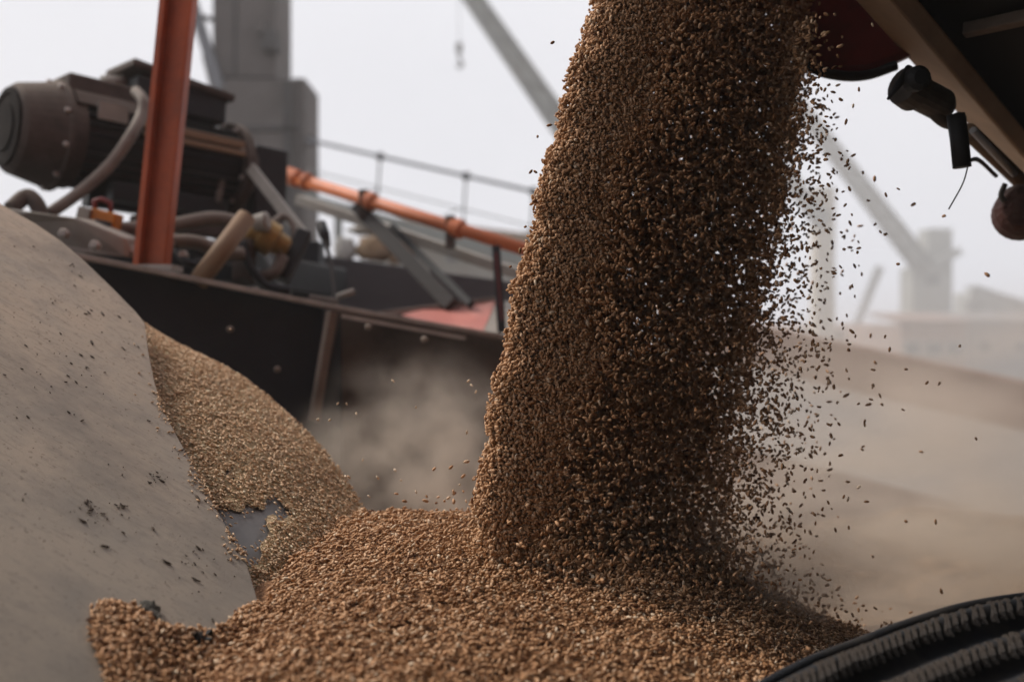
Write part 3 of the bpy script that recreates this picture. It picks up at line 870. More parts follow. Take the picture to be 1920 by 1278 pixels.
MB().tube([P(1792, 215, 0.985), P(1799, 262, 0.985), P(1804, 314, 0.985)], 0.0088, 16).build('rubber_stop', M['black'], trailer, label='short black rubber stop hanging from the latch')
MB().tube(smooth_path([P(1816, 308, 0.98), P(1805, 345, 0.97), P(1779, 392, 0.96)], 6), 0.0007, 6).build('wire', M['latch'], trailer)
MB().tube([P(1815, 245, 1.08), P(1862, 290, 1.12), P(1912, 338, 1.16)], 0.009, 12).build('tie_rod', M['tan_pipe'], trailer)
MB().tube([P(1824, 244, 1.06), P(1902, 326, 1.12)], 0.0042, 8).build('bright_rod', M['white_rod'], trailer)
MB().tube(smooth_path([P(1815, 302, 1.06), P(1835, 300, 1.07), P(1868, 330, 1.1)], 5), 0.0025, 6).build('hook', M['latch'], trailer)
MB().lathe(P(1925, 385, 1.10), (0.3, 0.9, -0.1), [(0, 0.006), (0.004, 0.024), (0.02, 0.030), (0.05, 0.030), (0.06, 0.02)], 24).build('roller', M['roller'], trailer, bevel=0.002)
MB().tube(smooth_path([P(1885, 345, 1.1), P(1877, 365, 1.1), P(1884, 378, 1.1)], 5), 0.003, 6).build('hook', M['latch'], trailer)

# ------------------------------------------------------------------ machinery behind the hopper
fr_o = P(330, 470, 1.7)
frame = thing('loader_frame', Vector((fr_o.x, fr_o.y, 0)), 'dusty steel base frame carrying the electric motor above the hopper rim', 'machine frame')
MB().prism([P(-80, 378, 1.42), P(60, 398, 1.42), P(140, 408, 1.43), P(236, 446, 1.45), P(236, 482, 1.45), P(150, 476, 1.44), P(-80, 430, 1.42)], (0.01, 0.045, 0.002)).build('bracket_plate', M['pale_metal'], frame, bevel=0.003)
MB().prism([P(-60, 395, 1.55), P(470, 470, 1.80), P(470, 540, 1.80), P(-60, 470, 1.55)], (0.1, 0.45, 0)).build('base_block', M['motor_dark'], frame, bevel=0.005)
MB().bar(P(250, 415, 1.60), P(455, 440, 1.75), 0.03, 0.022).build('cross_bar', M['motor_grey'], frame, bevel=0.003)
MB().tube(smooth_path([P(322, 452, 1.50), P(370, 455, 1.52), P(420, 474, 1.54), P(455, 476, 1.56)], 5), 0.011, 10).build('pipe', M['hose'], frame)
MB().tube(smooth_path([P(212, 432, 1.52), P(260, 428, 1.53), P(330, 421, 1.55), P(400, 410, 1.58), P(455, 420, 1.60)], 6), 0.012, 10).build('hose', M['hose'], frame)
MB().tube([P(372, 528, 1.44), P(463, 406, 1.50)], 0.0145, 16).build('pipe_stub', M['tan_pipe'], frame, label='tan pipe stub leaning up to the right')
MB().lathe(P(468, 425, 1.60), P(545, 470, 1.62) - P(468, 425, 1.60), [(0, 0.012), (0.004, 0.022), (0.018, 0.022), (0.02, 0.028), (0.045, 0.028), (0.047, 0.02), (0.065, 0.018), (0.07, 0.012)], 20).build('valve_body', M['brass'], frame, bevel=0.001)
MB().lathe(P(478, 418, 1.575), P(505, 415, 1.57) - P(478, 418, 1.575), [(0, 0.013), (0.02, 0.016), (0.024, 0.01)], 14).build('valve_collar', M['pale_metal'], frame)
MB().bar(P(462, 452, 1.60), P(455, 530, 1.58), 0.03, 0.03, (0, 1, 0)).build('strut', M['motor_grey'], frame, bevel=0.003)
MB().bar(P(572, 436, 1.66), P(528, 525, 1.62), 0.024, 0.026, (0, 1, 0)).build('black_arm', M['black'], frame, bevel=0.003)
MB().bar(P(466, 310, 1.84), P(572, 446, 1.66), 0.020, 0.016, (0, 1, 0)).build('diagonal_strut', M['pale_metal'], frame, bevel=0.002)
MB().tube(smooth_path([P(490, 520, 1.6), P(515, 510, 1.6), P(530, 480, 1.61)], 5), 0.010, 10).build('elbow', M['hose'], frame)
MB().bar(P(475, 480, 1.75), P(510, 560, 1.7), 0.05, 0.05, (0, 1, 0)).build('gear_case', M['motor_dark'], frame, bevel=0.005)
for x, y in ((-0.95, 1.62), (-0.45, 2.2)):
    MB().bar((x, y, 0), (x, y, P(0, 455, y).z), 0.06, 0.06, (0, 1, 0)).build('leg', M['dark_wall'], frame)

for pts_, r_c, mm in (
        ([(330, 470, 1.50), (352, 492, 1.49), (392, 500, 1.50), (420, 488, 1.52)], 0.006, 'black'),
        ([(455, 455, 1.58), (470, 500, 1.57), (500, 535, 1.57), (545, 545, 1.57)], 0.007, 'black'),
        ([(505, 420, 1.63), (530, 405, 1.66), (548, 420, 1.66), (552, 450, 1.65)], 0.005, 'hose'),
        ([(20, 392, 1.48), (50, 368, 1.5), (70, 385, 1.5), (80, 420, 1.5)], 0.012, 'motor_grey'),
        ([(395, 240, 1.86), (412, 262, 1.84), (420, 310, 1.82), (408, 380, 1.8)], 0.006, 'hose')):
    MB().tube(smooth_path([P(*q) for q in pts_], 6), r_c, 10).build('hose', M[mm], frame)
for px, py, Y in ((250, 470, 1.47), (180, 462, 1.43), (122, 440, 1.42), (345, 480, 1.5), (480, 548, 1.56)):
    MB().lathe(P(px, py, Y), (0.1, -1, 0.15), [(0, 0.008), (0.008, 0.008), (0.012, 0.005)], 6).build('bolt', M['rim'], frame)
MB().box(P(425, 510, 1.62), 0.10, 0.05, 0.03, (0.98, 0, -0.17), (0, 1, 0), (0.17, 0, 0.98)).build('bearing_block', M['motor_dark'], frame, bevel=0.004)

# orange-amber junction box with a small hoop
jb = thing('junction_box', P(185, 436, 1.50), 'small amber and grey box with a hoop under the motor', 'box')
c = P(198, 415, 1.50)
MB().box(c, 0.040, 0.03, 0.030, (0.96, 0, -0.22), (0, 1, 0), (0.22, 0, 0.96)).build('amber_cover', M['orange_box'], jb, bevel=0.002)
MB().box(P(162, 410, 1.495), 0.020, 0.032, 0.032, (0.96, 0, -0.22), (0, 1, 0), (0.22, 0, 0.96)).build('grey_end', M['pale_metal'], jb, bevel=0.002)
MB().box(P(192, 422, 1.477), 0.022, 0.012, 0.014, (0.96, 0, -0.22), (0, 1, 0), (0.22, 0, 0.96)).build('dark_inset', M['motor_dark'], jb, bevel=0.001)
MB().tube([P(178, 400, 1.5), P(177, 376, 1.5), P(190, 373, 1.5), P(207, 380, 1.5), P(207, 402, 1.5)], 0.004, 8).build('hoop', M['trailer_red'], jb)

# electric motor
mo_a = P(38, 243, 1.62); mo_b = P(443, 322, 1.90)
ma = (mo_b - mo_a).normalized(); ml = (mo_b - mo_a).length
motor = thing('electric_motor', mo_a.lerp(mo_b, 0.5) + Vector((0, 0, -0.09)), 'dusty dark electric motor with pale fan cover and terminal box', 'motor')
fc = MB().lathe(mo_a, ma, [(-0.020, 0.02), (-0.0195, 0.068), (-0.012, 0.074), (0.045, 0.088), (0.047, 0.092), (0.056, 0.092), (0.058, 0.084), (0.078, 0.084)], 40)
fc.build('fan_cover', M['motor_grey'], motor, bevel=0.003)
MB().lathe(mo_a - ma * 0.0225, -ma, [(-0.002, 0.064), (0.002, 0.064), (0.003, 0.055), (0.001, 0.052), (0.001, 0.04), (0.004, 0.038), (0.004, 0.01)], 32).build('fan_grille', M['motor_face'], motor)
MB().lathe(mo_a, ma, [(0.078, 0.072), (ml - 0.03, 0.072)], 40).build('body', M['motor_dark'], motor)
mu = ma.cross(Vector((0, 0, 1))).normalized(); mw = mu.cross(ma).normalized()
for k in range(30):
    an = 2 * math.pi * k / 30
    if 0.95 < an < 2.2: continue                       # the terminal box and shroud sit here
    r = mu * math.cos(an) + mw * math.sin(an)
    MB().bar(mo_a + ma * 0.082 + r * 0.075, mo_a + ma * (ml - 0.032) + r * 0.075, 0.0025, 0.012, r).build('cooling_fin', M['motor_dark'], motor)
fl = MB().lathe(mo_a + ma * (ml - 0.03), ma, [(0, 0.074), (0.003, 0.088), (0.022, 0.088), (0.025, 0.074), (0.05, 0.05)], 36)
fl.build('end_flange', M['motor_grey'], motor, bevel=0.002)
def on_motor(t, an, r):
    return mo_a + ma * t + (mu * math.cos(an) + mw * math.sin(an)) * r
# pale top shroud plate and two rails
tops = [on_motor(0.06, an, 0.090) for an in np.linspace(0.55, 2.6, 9)]
MB().prism(tops + [mo_a + ma * 0.06 + (p - mo_a - ma * 0.06) * 0.94 for p in tops[::-1]], ma * 0.115).build('top_shroud', M['motor_grey'], motor, bevel=0.001)
MB().box(mo_a + ma * 0.115 + mw * 0.074, 0.125, 0.105, 0.05, ma, mu, mw).build('top_cover', M['motor_grey'], motor, bevel=0.004)
for k in range(10):
    an = 2 * math.pi * (k + 0.5) / 10
    MB().lathe(on_motor(0.044, an, 0.0885), -ma, [(0, 0.0045), (0.005, 0.0045), (0.007, 0.003)], 8).build('bolt', M['rim'], motor)
    MB().lathe(on_motor(ml - 0.03, an, 0.081), -ma, [(0, 0.0045), (0.006, 0.0045)], 6).build('bolt', M['rim'], motor)
MB().box(on_motor(0.115, math.pi * 0.86 if mu.y > 0 else math.pi * 0.14, 0.092), 0.05, 0.004, 0.028, ma, mu, mw).build('name_plate', M['pale_metal'], motor)
# which side of the motor faces the lens
front = -1 if mu.y > 0 else 1
for an, w in ((0.42, 0.014), (0.20, 0.010)):
    a_ = an if mu.y < 0 else math.pi - an
    MB().bar(on_motor(0.17, a_, 0.083), on_motor(ml - 0.03, a_, 0.083), 0.010, w, Vector((0, 0, 1))).build('side_rail', M['tan_pipe'], motor, bevel=0.002)
tbc = mo_a + ma * (ml * 0.66) + Vector((0, 0, 0.098))
MB().box(tbc, 0.17, 0.10, 0.05, ma, mu, mw).build('terminal_box', M['motor_dark'], motor, bevel=0.004)
MB().box(tbc + mw * 0.034, 0.195, 0.115, 0.014, (ma - mw * 0.1).normalized(), mu, (mw + ma * 0.1).normalized()).build('terminal_lid', M['motor_grey'], motor, bevel=0.003)
MB().tube([tbc - ma * 0.085 + mw * 0.02, tbc - ma * 0.125 + mw * 0.012], 0.011, 12).build('cable_gland', M['pale_metal'], motor)
for s in (-1, 1):
    MB().bar(on_motor(0.13, -math.pi / 2, 0.085) + mu * 0.05 * s, on_motor(ml - 0.05, -math.pi / 2, 0.085) + mu * 0.05 * s, 0.03, 0.03).build('foot', M['motor_dark'], motor, bevel=0.002)
MB().box(mo_b + ma * 0.05 - mw * 0.02, 0.07, 0.09, 0.14, ma, mu, mw).build('coupling_housing', M['black'], motor, bevel=0.004)
MB().tube(smooth_path([P(255, 172, 1.66), P(269, 190, 1.64), P(266, 215, 1.63), P(245, 255, 1.60), P(205, 310, 1.58), P(150, 360, 1.55), P(90, 402, 1.52)], 7), 0.0095, 12).build('power_cable', M['hose'], motor, label='thick grey power cable curving down the front of the motor')

# orange post
op = thing('orange_post', P(287, 500, 1.44), 'tall leaning orange steel post in front of the motor', 'post')
MB().bar(P(288, 503, 1.44), P(352, -120, 1.44), 0.042, 0.022, (0.1, 1, 0)).build('post_tube', M['orange'], op, bevel=0.002)
MB().bar(P(262, 503, 1.43), P(325, -120, 1.43), 0.008, 0.03, (0.1, 1, 0)).build('post_flange', M['orange'], op)
MB().box(P(287, 503, 1.44), 0.07, 0.05, 0.008).build('foot_plate', M['rim'], op)

# orange pipe with collars
pp = thing('orange_pipe', P(985, 470, 1.95), 'sloping bright orange pipe with collars running towards the stream', 'pipe')
pa = P(528, 326, 2.25); pb = P(1160, 522, 1.85)
MB().tube([pa, pb], 0.0135, 16).build('pipe_tube', M['orange_bright'], pp)
pd_ = (pb - pa).normalized()
def pipe_at(px):
    best = min((abs(proj(np.array([tuple(pa.lerp(pb, t / 400))]))[0][0] - px), t) for t in range(401))
    return pa.lerp(pb, best[1] / 400)
for px, w in ((545, 0.05), (694, 0.022), (856, 0.03), (575, 0.012)):
    q = pipe_at(px)
    MB().lathe(q - pd_ * w / 2, pd_, [(0, 0.014), (0.002, 0.020), (w - 0.002, 0.020), (w, 0.014)], 18).build('collar', M['orange_bright'], pp)
for px in (683, 845):
    q = pipe_at(px)
    MB().bar(q + Vector((0, 0, 0.02)), q - Vector((0, 0, 0.045)), 0.02, 0.03, (0, 1, 0)).build('clamp', M['motor_grey'], pp, bevel=0.002)
MB().bar(pa + Vector((0.03, 0.05, -0.052)), pb + Vector((0, 0.05, -0.05)), 0.03, 0.022).build('carrier_beam', M['pale_metal'], pp, bevel=0.002)

# dark braces, post and grey guard panel behind the rear wall
gp = thing('guard_panel', P(700, 590, 2.3), 'flat grey guard panel standing behind the hopper rim', 'panel')
MB().prism([P(440, 470, 2.30), P(600, 478, 2.34), P(1150, 555, 2.50), P(1150, 760, 2.50), P(440, 700, 2.30)], (0.0, 0.02, 0)).build('panel_sheet', M['grey_panel'], gp, bevel=0.002)
MB().bar(P(440, 470, 2.29), P(600, 478, 2.33), 0.02, 0.012).build('panel_rim', M['grey_panel'], gp)
br = thing('diagonal_brace', P(870, 570, 1.95), 'pair of dark diagonal steel braces under the orange pipe', 'brace')
MB().bar(P(668, 385, 2.16), P(846, 572, 1.95), 0.030, 0.016, (0, 1, 0)).build('brace_bar', M['tower_dark'], br, bevel=0.002)
MB().bar(P(735, 425, 2.14), P(884, 572, 1.95), 0.016, 0.016, (0, 1, 0)).build('brace_bar', M['black'], br, bevel=0.002)
vp = thing('dark_post', P(938, 620, 1.72), 'thin dark upright post beside the stream behind the rim', 'post')
MB().bar(P(930, 462, 1.76), P(941, 622, 1.72), 0.015, 0.015, (0, 1, 0)).build('post_bar', M['black'], vp, bevel=0.001)
MB().bar(P(930, 474, 1.745), P(941, 600, 1.705), 0.003, 0.004, (0, 1, 0)).build('post_edge', M['trailer_red'], vp)
rs_ = thing('red_sheet', P(850, 610, 1.85), 'faded red sheet with a pale border lying behind the hopper rim', 'sheet')
MB().prism([P(752, 590, 1.86), P(838, 569, 2.02), P(930, 563, 2.05), P(905, 622, 1.80), P(860, 622, 1.78)], (0, 0.004, -0.006)).build('sheet_panel', M['red_sheet'], rs_)
MB().bar(P(690, 592, 1.86), P(936, 560, 2.06), 0.008, 0.010).build('sheet_border', M['pale_metal'], rs_)
MB().prism([P(932, 563, 2.05), P(1100, 580, 2.1), P(1100, 660, 1.8), P(906, 622, 1.80)], (0, 0.004, -0.006)).build('sheet_panel', M['pale_metal'], rs_)
lv = thing('control_lever', P(628, 572, 1.60), 'thin lever with a dark grip standing on the hopper rim', 'lever')
MB().tube(smooth_path([P(628, 572, 1.58), P(622, 505, 1.62), P(608, 440, 1.66)], 5), 0.0035, 8).build('lever_rod', M['tower_dark'], lv)
MB().tube([P(614, 462, 1.655), P(609, 440, 1.66), P(602, 418, 1.67)], 0.008, 10, radii=[0.006, 0.009, 0.008]).build('lever_grip', M['black'], lv)
MB().tube([P(632, 557, 1.57), P(664, 546, 1.58)], 0.0055, 8).build('side_peg', M['pale_metal'], lv)
MB().box(P(606, 563, 1.57), 0.045, 0.02, 0.012, (0.98, 0, -0.17), (0, 1, 0), (0.17, 0, 0.98)).build('lever_base', M['hose'], lv, bevel=0.003)

# ------------------------------------------------------------------ grey column tower
TY = 7.0
tw = thing('grey_tower', P(480, 600, TY) * 1.0, 'tall grey steel tower column rising behind the motor', 'tower')
tw.location.z = 0
def slab(x0, x1, y0, y1, Y, dep, zfloor=None):
    a = P(x0, y1, Y); c_ = P(x1, y0, Y)
    zb = 0.0 if zfloor is None else a.z
    return MB().quadbox([(a.x, Y, zb), (c_.x, Y, zb), (c_.x, Y + dep, zb), (a.x, Y + dep, zb), (a.x, Y, c_.z), (c_.x, Y, c_.z), (c_.x, Y + dep, c_.z), (a.x, Y + dep, c_.z)])
slab(398, 517, -900, 145, TY + 0.05, 0.5, 1).build('column', M['tower'], tw, bevel=0.01)
slab(398, 545, 148, 400, TY, 0.6).build('column_base', M['tower'], tw, bevel=0.01)
slab(546, 572, 146, 395, TY + 0.05, 0.5).build('side_flange', M['tower'], tw, bevel=0.01)
slab(532, 545, 150, 395, TY - 0.03, 0.02).build('flange_gap', M['tower_dark'], tw)
slab(490, 519, 55, 92, TY - 0.1, 0.14, 1).build('lamp_box', M['tower_dark'], tw, bevel=0.01)
slab(478, 492, 34, 60, TY - 0.06, 0.1, 1).build('lamp_bracket', M['tower'], tw)
slab(398, 560, 236, 243, TY - 0.03, 0.03, 1).build('seam_band', M['tower_dark'], tw)
slab(438, 441, -900, 236, TY + 0.03, 0.03, 1).build('panel_seam', M['tower_dark'], tw)
MB().bar(P(350, -30, TY), P(412, 168, TY), 0.07, 0.07, (0, 1, 0)).build('brace', M['rail'], tw)
MB().bar(P(340, 20, TY), P(400, 38, TY), 0.03, 0.03, (0, 1, 0)).build('rung', M['tower_dark'], tw)
MB().prism([P(378, 105, TY), P(400, 95, TY), P(400, 200, TY), P(396, 175, TY)], (0, 0.05, 0)).build('gusset', M['tower'], tw)
slab(575, 587, 255, 270, TY, 0.1, 1).build('rail_socket', M['tower_dark'], tw)

# ------------------------------------------------------------------ walkway gallery with handrail
WY0, WY1 = 6.8, 6.2
def wk(px, py):
    return P(px, py, WY0 + (WY1 - WY0) * (px - 575) / 420)
wg = thing('walkway', Vector((wk(790, 450).x, wk(790, 450).y, 0)), 'thin sloping steel walkway with handrail and posts against the sky', 'walkway')
MB().bar(wk(575, 262), wk(1250, 416), 0.022, 0.022).build('handrail', M['rail'], wg)
MB().bar(wk(575, 372), wk(1250, 560), 0.10, 0.07).build('walkway_beam', M['crane'], wg)
MB().bar(wk(575, 318), wk(1250, 488), 0.008, 0.008).build('mid_rail', M['crane'], wg)
for px in (713, 874, 1000, 1120):
    f = (px - 575) / 675
    t = wk(px, 262 + 154 * f); q = wk(px - 8, 372 + 188 * f)
    MB().bar(q, t, 0.013, 0.013, (0, 1, 0)).build('rail_post', M['crane'], wg)
    MB().box(t, 0.05, 0.05, 0.05).build('post_knob', M['tower_dark'], wg, bevel=0.012)
for px in (640, 790, 930):
    f = (px - 575) / 675; f2 = (px + 75 - 575) / 675
    MB().bar(wk(px, 372 + 188 * f), wk(px + 70, 318 + 170 * f2), 0.008, 0.008, (0, 1, 0)).build('lattice_bar', M['crane'], wg)
for px in (620, 1100):
    f = (px - 575) / 675
    q = wk(px, 372 + 188 * f)
    MB().bar((q.x, q.y + 0.3, 0), (q.x, q.y + 0.3, q.z), 0.05, 0.05, (0, 1, 0)).build('walkway_leg', M['crane'], wg)

# weathered shed with a row of windows behind the walkway
SHY = 14.0
sh = thing('weathered_shed', Vector((P(820, 500, SHY).x, SHY, 0)), 'weathered beige shed wall beyond the orange pipe', 'shed')
a = P(690, 415, SHY); c_ = P(1180, 415, SHY)
MB().quadbox([(a.x, SHY, 0), (c_.x, SHY, 0), (c_.x, SHY + 5, 0), (a.x, SHY + 5, 0), (a.x, SHY, a.z), (c_.x, SHY, a.z - 0.5), (c_.x, SHY + 5, a.z - 0.5), (a.x, SHY + 5, a.z)]).build('shed_wall', M['concrete'], sh)
MB().bar((a.x - 0.2, SHY - 0.1, a.z + 0.04), (c_.x + 0.2, SHY - 0.1, a.z - 0.46), 0.4, 0.12).build('roof_edge', M['tan_pipe'], sh)
for px in (700, 770, 850, 930, 1010):
    q = P(px, 470 + (px - 700) * 0.05, SHY - 0.03)
    w = MB().box(q, 0.22, 0.06, 0.22).build('window', M['pale_metal'], sh)
    MB().box(q + Vector((0, -0.035, 0)), 0.17, 0.02, 0.17).build('pane', M['glass'], w)
# rusty tarpaulin heap in front of the shed
def tarp(cx, cy, Y, rx, rz, m, label):
    import bmesh
    bm = bmesh.new(); bmesh.ops.create_icosphere(bm, subdivisions=3, radius=1.0)
    c = P(cx, cy, Y); sx_ = rx * Y / FPX; sz_ = rz * Y / FPX
    for v in bm.verts:
        k = 1 + 0.16 * math.sin(v.co.x * 5 + cx) * math.sin(v.co.z * 7 + cy) + 0.08 * math.sin(v.co.y * 9 + v.co.x * 4)
        v.co = Vector((v.co.x * sx_ * k, v.co.y * sx_ * 0.6, max(v.co.z, -0.6) * sz_ * k))
    me = bpy.data.meshes.new('filled_sack'); bm.to_mesh(me); bm.free()
    for p_ in me.polygons: p_.use_smooth = True
    me.materials.append(m)
    o = bpy.data.objects.new('filled_sack', me); COL.objects.link(o); o.location = c
    return tag(o, label, 'sack')
sk = thing('sack_shelf', P(740, 530, 3.2), 'low grey shelf behind the guard panel carrying brown sacks', 'shelf')
MB().prism([P(620, 492, 3.1), P(900, 520, 3.1), P(900, 540, 3.1), P(620, 512, 3.1)], (0, 0.4, 0)).build('shelf_board', M['grey_panel'], sk)
for px in (630, 880):
    q = P(px, 520, 3.3)
    MB().bar((q.x, q.y, 0), (q.x, q.y, q.z), 0.04, 0.04, (0, 1, 0)).build('shelf_leg', M['grey_panel'], sk)
M['sack1'] = mat('sack_brown', (0.22, 0.145, 0.085), 0.9, var=0.4, scale=14)
M['sack2'] = mat('sack_grey', (0.33, 0.31, 0.28), 0.9, var=0.3, scale=14)
tarp(700, 470, 3.3, 34, 30, M['sack1'], 'brown filled sack behind the guard panel, widest of the row')
tarp(648, 470, 3.3, 22, 26, M['sack2'], 'pale grey filled sack at the left end of the row')
tarp(752, 478, 3.3, 24, 26, M['tan_pipe'], 'rusty tan filled sack under the dark braces')
tarp(700, 432, 3.4, 46, 14, M['concrete'], 'flat beige sack lying on top of the others')

# ------------------------------------------------------------------ harbour cranes in the haze
def crane(name, label, Y, pivot, tip, house, column, m, boom_w=1.0, legs=True, counter=None):
    """pivot, tip: pixels of the boom; house, column: pixel rectangles"""
    base = P((column[0] + column[1]) / 2, 640, Y); base.z = 0
    t = thing(name, base, label, 'crane', 'harbour cranes in the haze')
    slab(column[0], column[1], column[2], column[3], Y, (column[1] - column[0]) / FPX * Y).build('column', m, t)
    if house:
        slab(house[0], house[1], house[2], house[3], Y - 0.3, 2.0, 1).build('machine_house', m, t)
        w = P((house[0] + house[1]) / 2, house[2] + 25, Y - 0.32)
        MB().box(w, 0.8, 0.06, 0.6).build('cab_window', M['glass'], t)
    a = P(pivot[0], pivot[1], Y - 0.6); b = P(tip[0], tip[1], Y - 0.6)
    d = (b - a); n = 14
    up = Vector((0, 1, 0)).cross(d).normalized()
    for s1 in (-1, 1):
        for s2 in (-1, 1):
            MB().bar(a + up * s1 * boom_w * 0.5 + Vector((0, s2 * boom_w * 0.5, 0)), b + up * s1 * boom_w * 0.30 + Vector((0, s2 * boom_w * 0.3, 0)), boom_w * 0.22, boom_w * 0.22, up).build('boom_chord', M['boom'], t)
    MB().quadbox([a - up * boom_w * 0.42 - Vector((0, boom_w * 0.3, 0)), a + up * boom_w * 0.42 - Vector((0, boom_w * 0.3, 0)), b + up * boom_w * 0.24 - Vector((0, boom_w * 0.2, 0)), b - up * boom_w * 0.24 - Vector((0, boom_w * 0.2, 0)),
                  a - up * boom_w * 0.42 + Vector((0, boom_w * 0.3, 0)), a + up * boom_w * 0.42 + Vector((0, boom_w * 0.3, 0)), b + up * boom_w * 0.24 + Vector((0, boom_w * 0.2, 0)), b - up * boom_w * 0.24 + Vector((0, boom_w * 0.2, 0))]).build('boom_web', M['crane'], t)
    for i in range(n):
        p = a + d * (i / n); q = a + d * ((i + 1) / n); k = boom_w * (0.5 - 0.2 * i / n); s = 1 if i % 2 else -1
        MB().bar(p + up * k * s - Vector((0, k, 0)), q - up * k * s - Vector((0, k, 0)), boom_w * 0.12, boom_w * 0.12, (0, 1, 0)).build('boom_brace', M['boom'], t)
    MB().bar(b + up * boom_w * 0.3, b - up * boom_w * 0.5, boom_w * 0.5, boom_w * 0.5, (0, 1, 0)).build('boom_head', M['boom'], t)
    if counter:
        c1 = P(counter[0], counter[1], Y - 0.4)
        MB().bar(a, c1, boom_w * 0.5, boom_w * 0.5).build('counter_arm', m, t)
    if legs:
        w = (column[1] - column[0]) / FPX * Y
        for s in (-1, 1):
            MB().bar((base.x + s * w * 1.2, Y, 0), (base.x + s * w * 0.4, Y, base.z + 2.0 + 0.6), w * 0.25, w * 0.25, (0, 1, 0)).build('portal_leg', m, t)
    return t
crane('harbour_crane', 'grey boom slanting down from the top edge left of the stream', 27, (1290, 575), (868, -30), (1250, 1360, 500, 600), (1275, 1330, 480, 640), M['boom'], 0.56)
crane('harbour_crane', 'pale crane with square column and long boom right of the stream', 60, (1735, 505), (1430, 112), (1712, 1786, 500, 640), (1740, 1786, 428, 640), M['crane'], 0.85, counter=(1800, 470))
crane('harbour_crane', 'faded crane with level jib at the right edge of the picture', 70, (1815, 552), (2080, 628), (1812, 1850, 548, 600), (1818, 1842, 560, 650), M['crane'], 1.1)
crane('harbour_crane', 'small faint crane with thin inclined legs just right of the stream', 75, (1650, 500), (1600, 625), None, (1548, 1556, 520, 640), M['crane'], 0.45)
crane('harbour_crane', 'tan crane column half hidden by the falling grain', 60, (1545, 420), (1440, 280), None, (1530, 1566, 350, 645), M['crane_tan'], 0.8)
# hook block hanging from an unseen boom
hk = thing('crane_hook', P(861, 130, 30), 'small dark crane hook hanging in the sky left of the stream', 'hook')
MB().tube([P(860, -120, 30), P(861, 84, 30)], 0.012, 6).build('hoist_rope', M['rail'], hk)
MB().box(P(861, 90, 30), 0.2, 0.16, 0.30).build('hook_block', M['tower_dark'], hk, bevel=0.04)
MB().tube(smooth_path([P(861, 98, 30), P(862, 112, 30), P(867, 120, 30), P(862, 127, 30), P(857, 121, 30)], 5), 0.05, 8).build('hook', M['tower_dark'], hk)

# far sheds on the quay, right
def shed(label, x0, x1, ytop, Y, dep, m, nwin):
    a = P(x0, ytop, Y); b = P(x1, ytop, Y)
    t = thing('quay_shed', Vector(((a.x + b.x) / 2, Y, 0)), label, 'shed', 'sheds along the quay')
    MB().quadbox([(a.x, Y, 0), (b.x, Y, 0), (b.x, Y + dep, 0), (a.x, Y + dep, 0), (a.x, Y, a.z), (b.x, Y, a.z), (b.x, Y + dep, a.z), (a.x, Y + dep, a.z)]).build('wall', m, t)
    MB().prism([(a.x - 0.2, Y - 0.2, a.z), (b.x + 0.2, Y - 0.2, a.z), (b.x + 0.2, Y + dep / 2, a.z + 0.5), (a.x - 0.2, Y + dep / 2, a.z + 0.5)], (0, 0, 0.12)).build('roof', m, t)
    for i in range(nwin):
        q = Vector((a.x + (b.x - a.x) * (i + 0.5) / nwin, Y - 0.03, a.z * 0.6))
        w = MB().box(q, 0.9, 0.08, 0.8).build('window', M['pale_metal'], t)
        MB().box(q + Vector((0, -0.05, 0)), 0.7, 0.03, 0.6).build('pane', M['glass'], w)
shed('reddish brown shed at the foot of the pale crane', 1690, 1810, 606, 48, 8, M['shed_red'], 3)
shed('grey shed at the right edge behind the trough', 1812, 2150, 604, 52, 8, M['shed_grey'], 5)
shed('long low brownish shed just right of the stream', 1420, 1690, 622, 62, 8, M['shed_red'], 5)

# ------------------------------------------------------------------ neighbouring trough with pale sloping plate
TR = 4.2
tr = thing('neighbour_trough', Vector((P(1750, 800, TR).x, TR, 0)), 'blurred pale trough with a red brown rim beyond the dust at right', 'trough')
r0 = P(1250, 600, 4.6); r1 = P(2300, 795, 3.6)
MB().prism([P(1250, 575, 4.75), P(2300, 800, 3.75), P(2300, 905, 3.70), P(1250, 655, 4.70)], (0, 0.06, 0.02)).build('rim_band', M['trough_rim'], tr, bevel=0.01)
MB().prism([P(1250, 650, 4.69), P(2300, 898, 3.69), P(2300, 1075, 2.9), P(1250, 800, 3.9)], (0.0, 0.02, -0.03)).build('sloping_plate', M['trough'], tr)
MB().prism([P(1250, 800, 3.9), P(2300, 1075, 2.9), P(2300, 1400, 2.8), P(1250, 1100, 3.8)], (0.0, 0.02, 0)).build('lower_plate', M['trough_rim'], tr)
for x, y in ((0.9, 4.5), (2.6, 4.0)):
    MB().bar((x, y + 0.2, 0), (x, y + 0.2, 2.1), 0.08, 0.08, (0, 1, 0)).build('trough_leg', M['trough_rim'], tr)

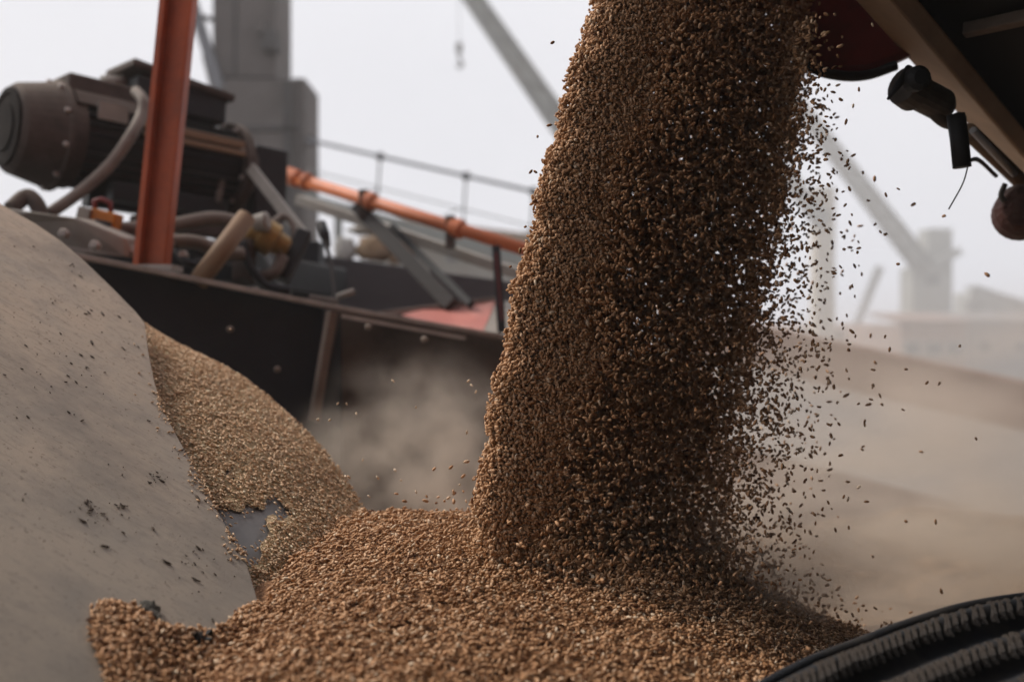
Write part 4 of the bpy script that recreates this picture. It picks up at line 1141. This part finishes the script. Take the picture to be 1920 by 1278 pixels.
# ------------------------------------------------------------------ dust and haze
def dust_mat(name, color, dens, scale, seed, aniso=0.2, thr=0.38):
    m = bpy.data.materials.new(name); m.use_nodes = True
    t = m.node_tree; N = t.nodes; L = t.links
    N.clear()
    out = N.new('ShaderNodeOutputMaterial'); pv = N.new('ShaderNodeVolumePrincipled')
    pv.inputs['Color'].default_value = color + (1,)
    pv.inputs['Anisotropy'].default_value = aniso
    tc = N.new('ShaderNodeTexCoord')
    ln = N.new('ShaderNodeVectorMath'); ln.operation = 'LENGTH'
    L.new(tc.outputs['Object'], ln.inputs[0])
    fo = N.new('ShaderNodeMapRange'); fo.interpolation_type = 'SMOOTHSTEP'
    fo.inputs['From Min'].default_value = 0.98; fo.inputs['From Max'].default_value = 0.0
    L.new(ln.outputs['Value'], fo.inputs['Value'])
    mp = N.new('ShaderNodeMapping'); mp.inputs['Location'].default_value = (seed, seed * 0.7, seed * 1.3)
    L.new(tc.outputs['Object'], mp.inputs['Vector'])
    no = N.new('ShaderNodeTexNoise'); no.inputs['Scale'].default_value = scale; no.inputs['Detail'].default_value = 3
    L.new(mp.outputs[0], no.inputs['Vector'])
    mr = N.new('ShaderNodeMapRange'); mr.interpolation_type = 'SMOOTHSTEP'
    mr.inputs['From Min'].default_value = thr; mr.inputs['From Max'].default_value = thr + 0.28; mr.inputs['To Min'].default_value = 0.12; mr.inputs['To Max'].default_value = dens
    L.new(no.outputs['Fac'], mr.inputs['Value'])
    mu_ = N.new('ShaderNodeMath'); mu_.operation = 'MULTIPLY'
    L.new(fo.outputs[0], mu_.inputs[0]); L.new(mr.outputs[0], mu_.inputs[1])
    L.new(mu_.outputs[0], pv.inputs['Density'])
    L.new(pv.outputs[0], out.inputs['Volume'])
    return m
def dust(c, rad, m, label):
    import bmesh
    bm = bmesh.new(); bmesh.ops.create_icosphere(bm, subdivisions=3, radius=1.0)
    me = bpy.data.meshes.new('dust_cloud'); bm.to_mesh(me); bm.free()
    me.materials.append(m)
    o = bpy.data.objects.new('dust_cloud', me); COL.objects.link(o)
    o.location = c; o.scale = rad
    return tag(o, label, 'dust', kind='stuff')
DC = (0.88, 0.78, 0.67)
dust(P(810, 915, 1.20), (0.215, 0.17, 0.20), dust_mat('dust_left', DC, 34.0, 2.7, 3.1, thr=0.43), 'brown dust billowing left of the stream before the rear wall')
dust(P(1640, 1010, 1.30), (0.55, 0.42, 0.20), dust_mat('dust_right', DC, 16.0, 2.6, 8.4, thr=0.45), 'brown dust drifting right of the foot of the stream')
dust(P(1440, 1060, 0.98), (0.17, 0.12, 0.075), dust_mat('dust_foot', DC, 22.0, 2.0, 1.7), 'dense dust boiling at the right foot of the stream')
dust(P(1800, 850, 2.4), (1.1, 0.8, 0.5), dust_mat('dust_far', DC, 3.4, 2.6, 5.2, thr=0.42), 'thin pale dust veiling the trough at right')

hm = bpy.data.materials.new('haze_air'); hm.use_nodes = True
N = hm.node_tree.nodes; N.clear()
ho = N.new('ShaderNodeOutputMaterial'); hv = N.new('ShaderNodeVolumePrincipled')
hv.inputs['Color'].default_value = (0.97, 0.96, 0.95, 1)
hv.inputs['Density'].default_value = 0.0095
hm.node_tree.links.new(hv.outputs[0], ho.inputs['Volume'])
hz = MB().quadbox([(-70, -12, -1), (70, -12, -1), (70, 82, -1), (-70, 82, -1), (-70, -12, 36), (70, -12, 36), (70, 82, 36), (-70, 82, 36)]).build('haze', hm)
tag(hz, 'pale dusty haze hanging over the whole quay', 'haze', kind='stuff')
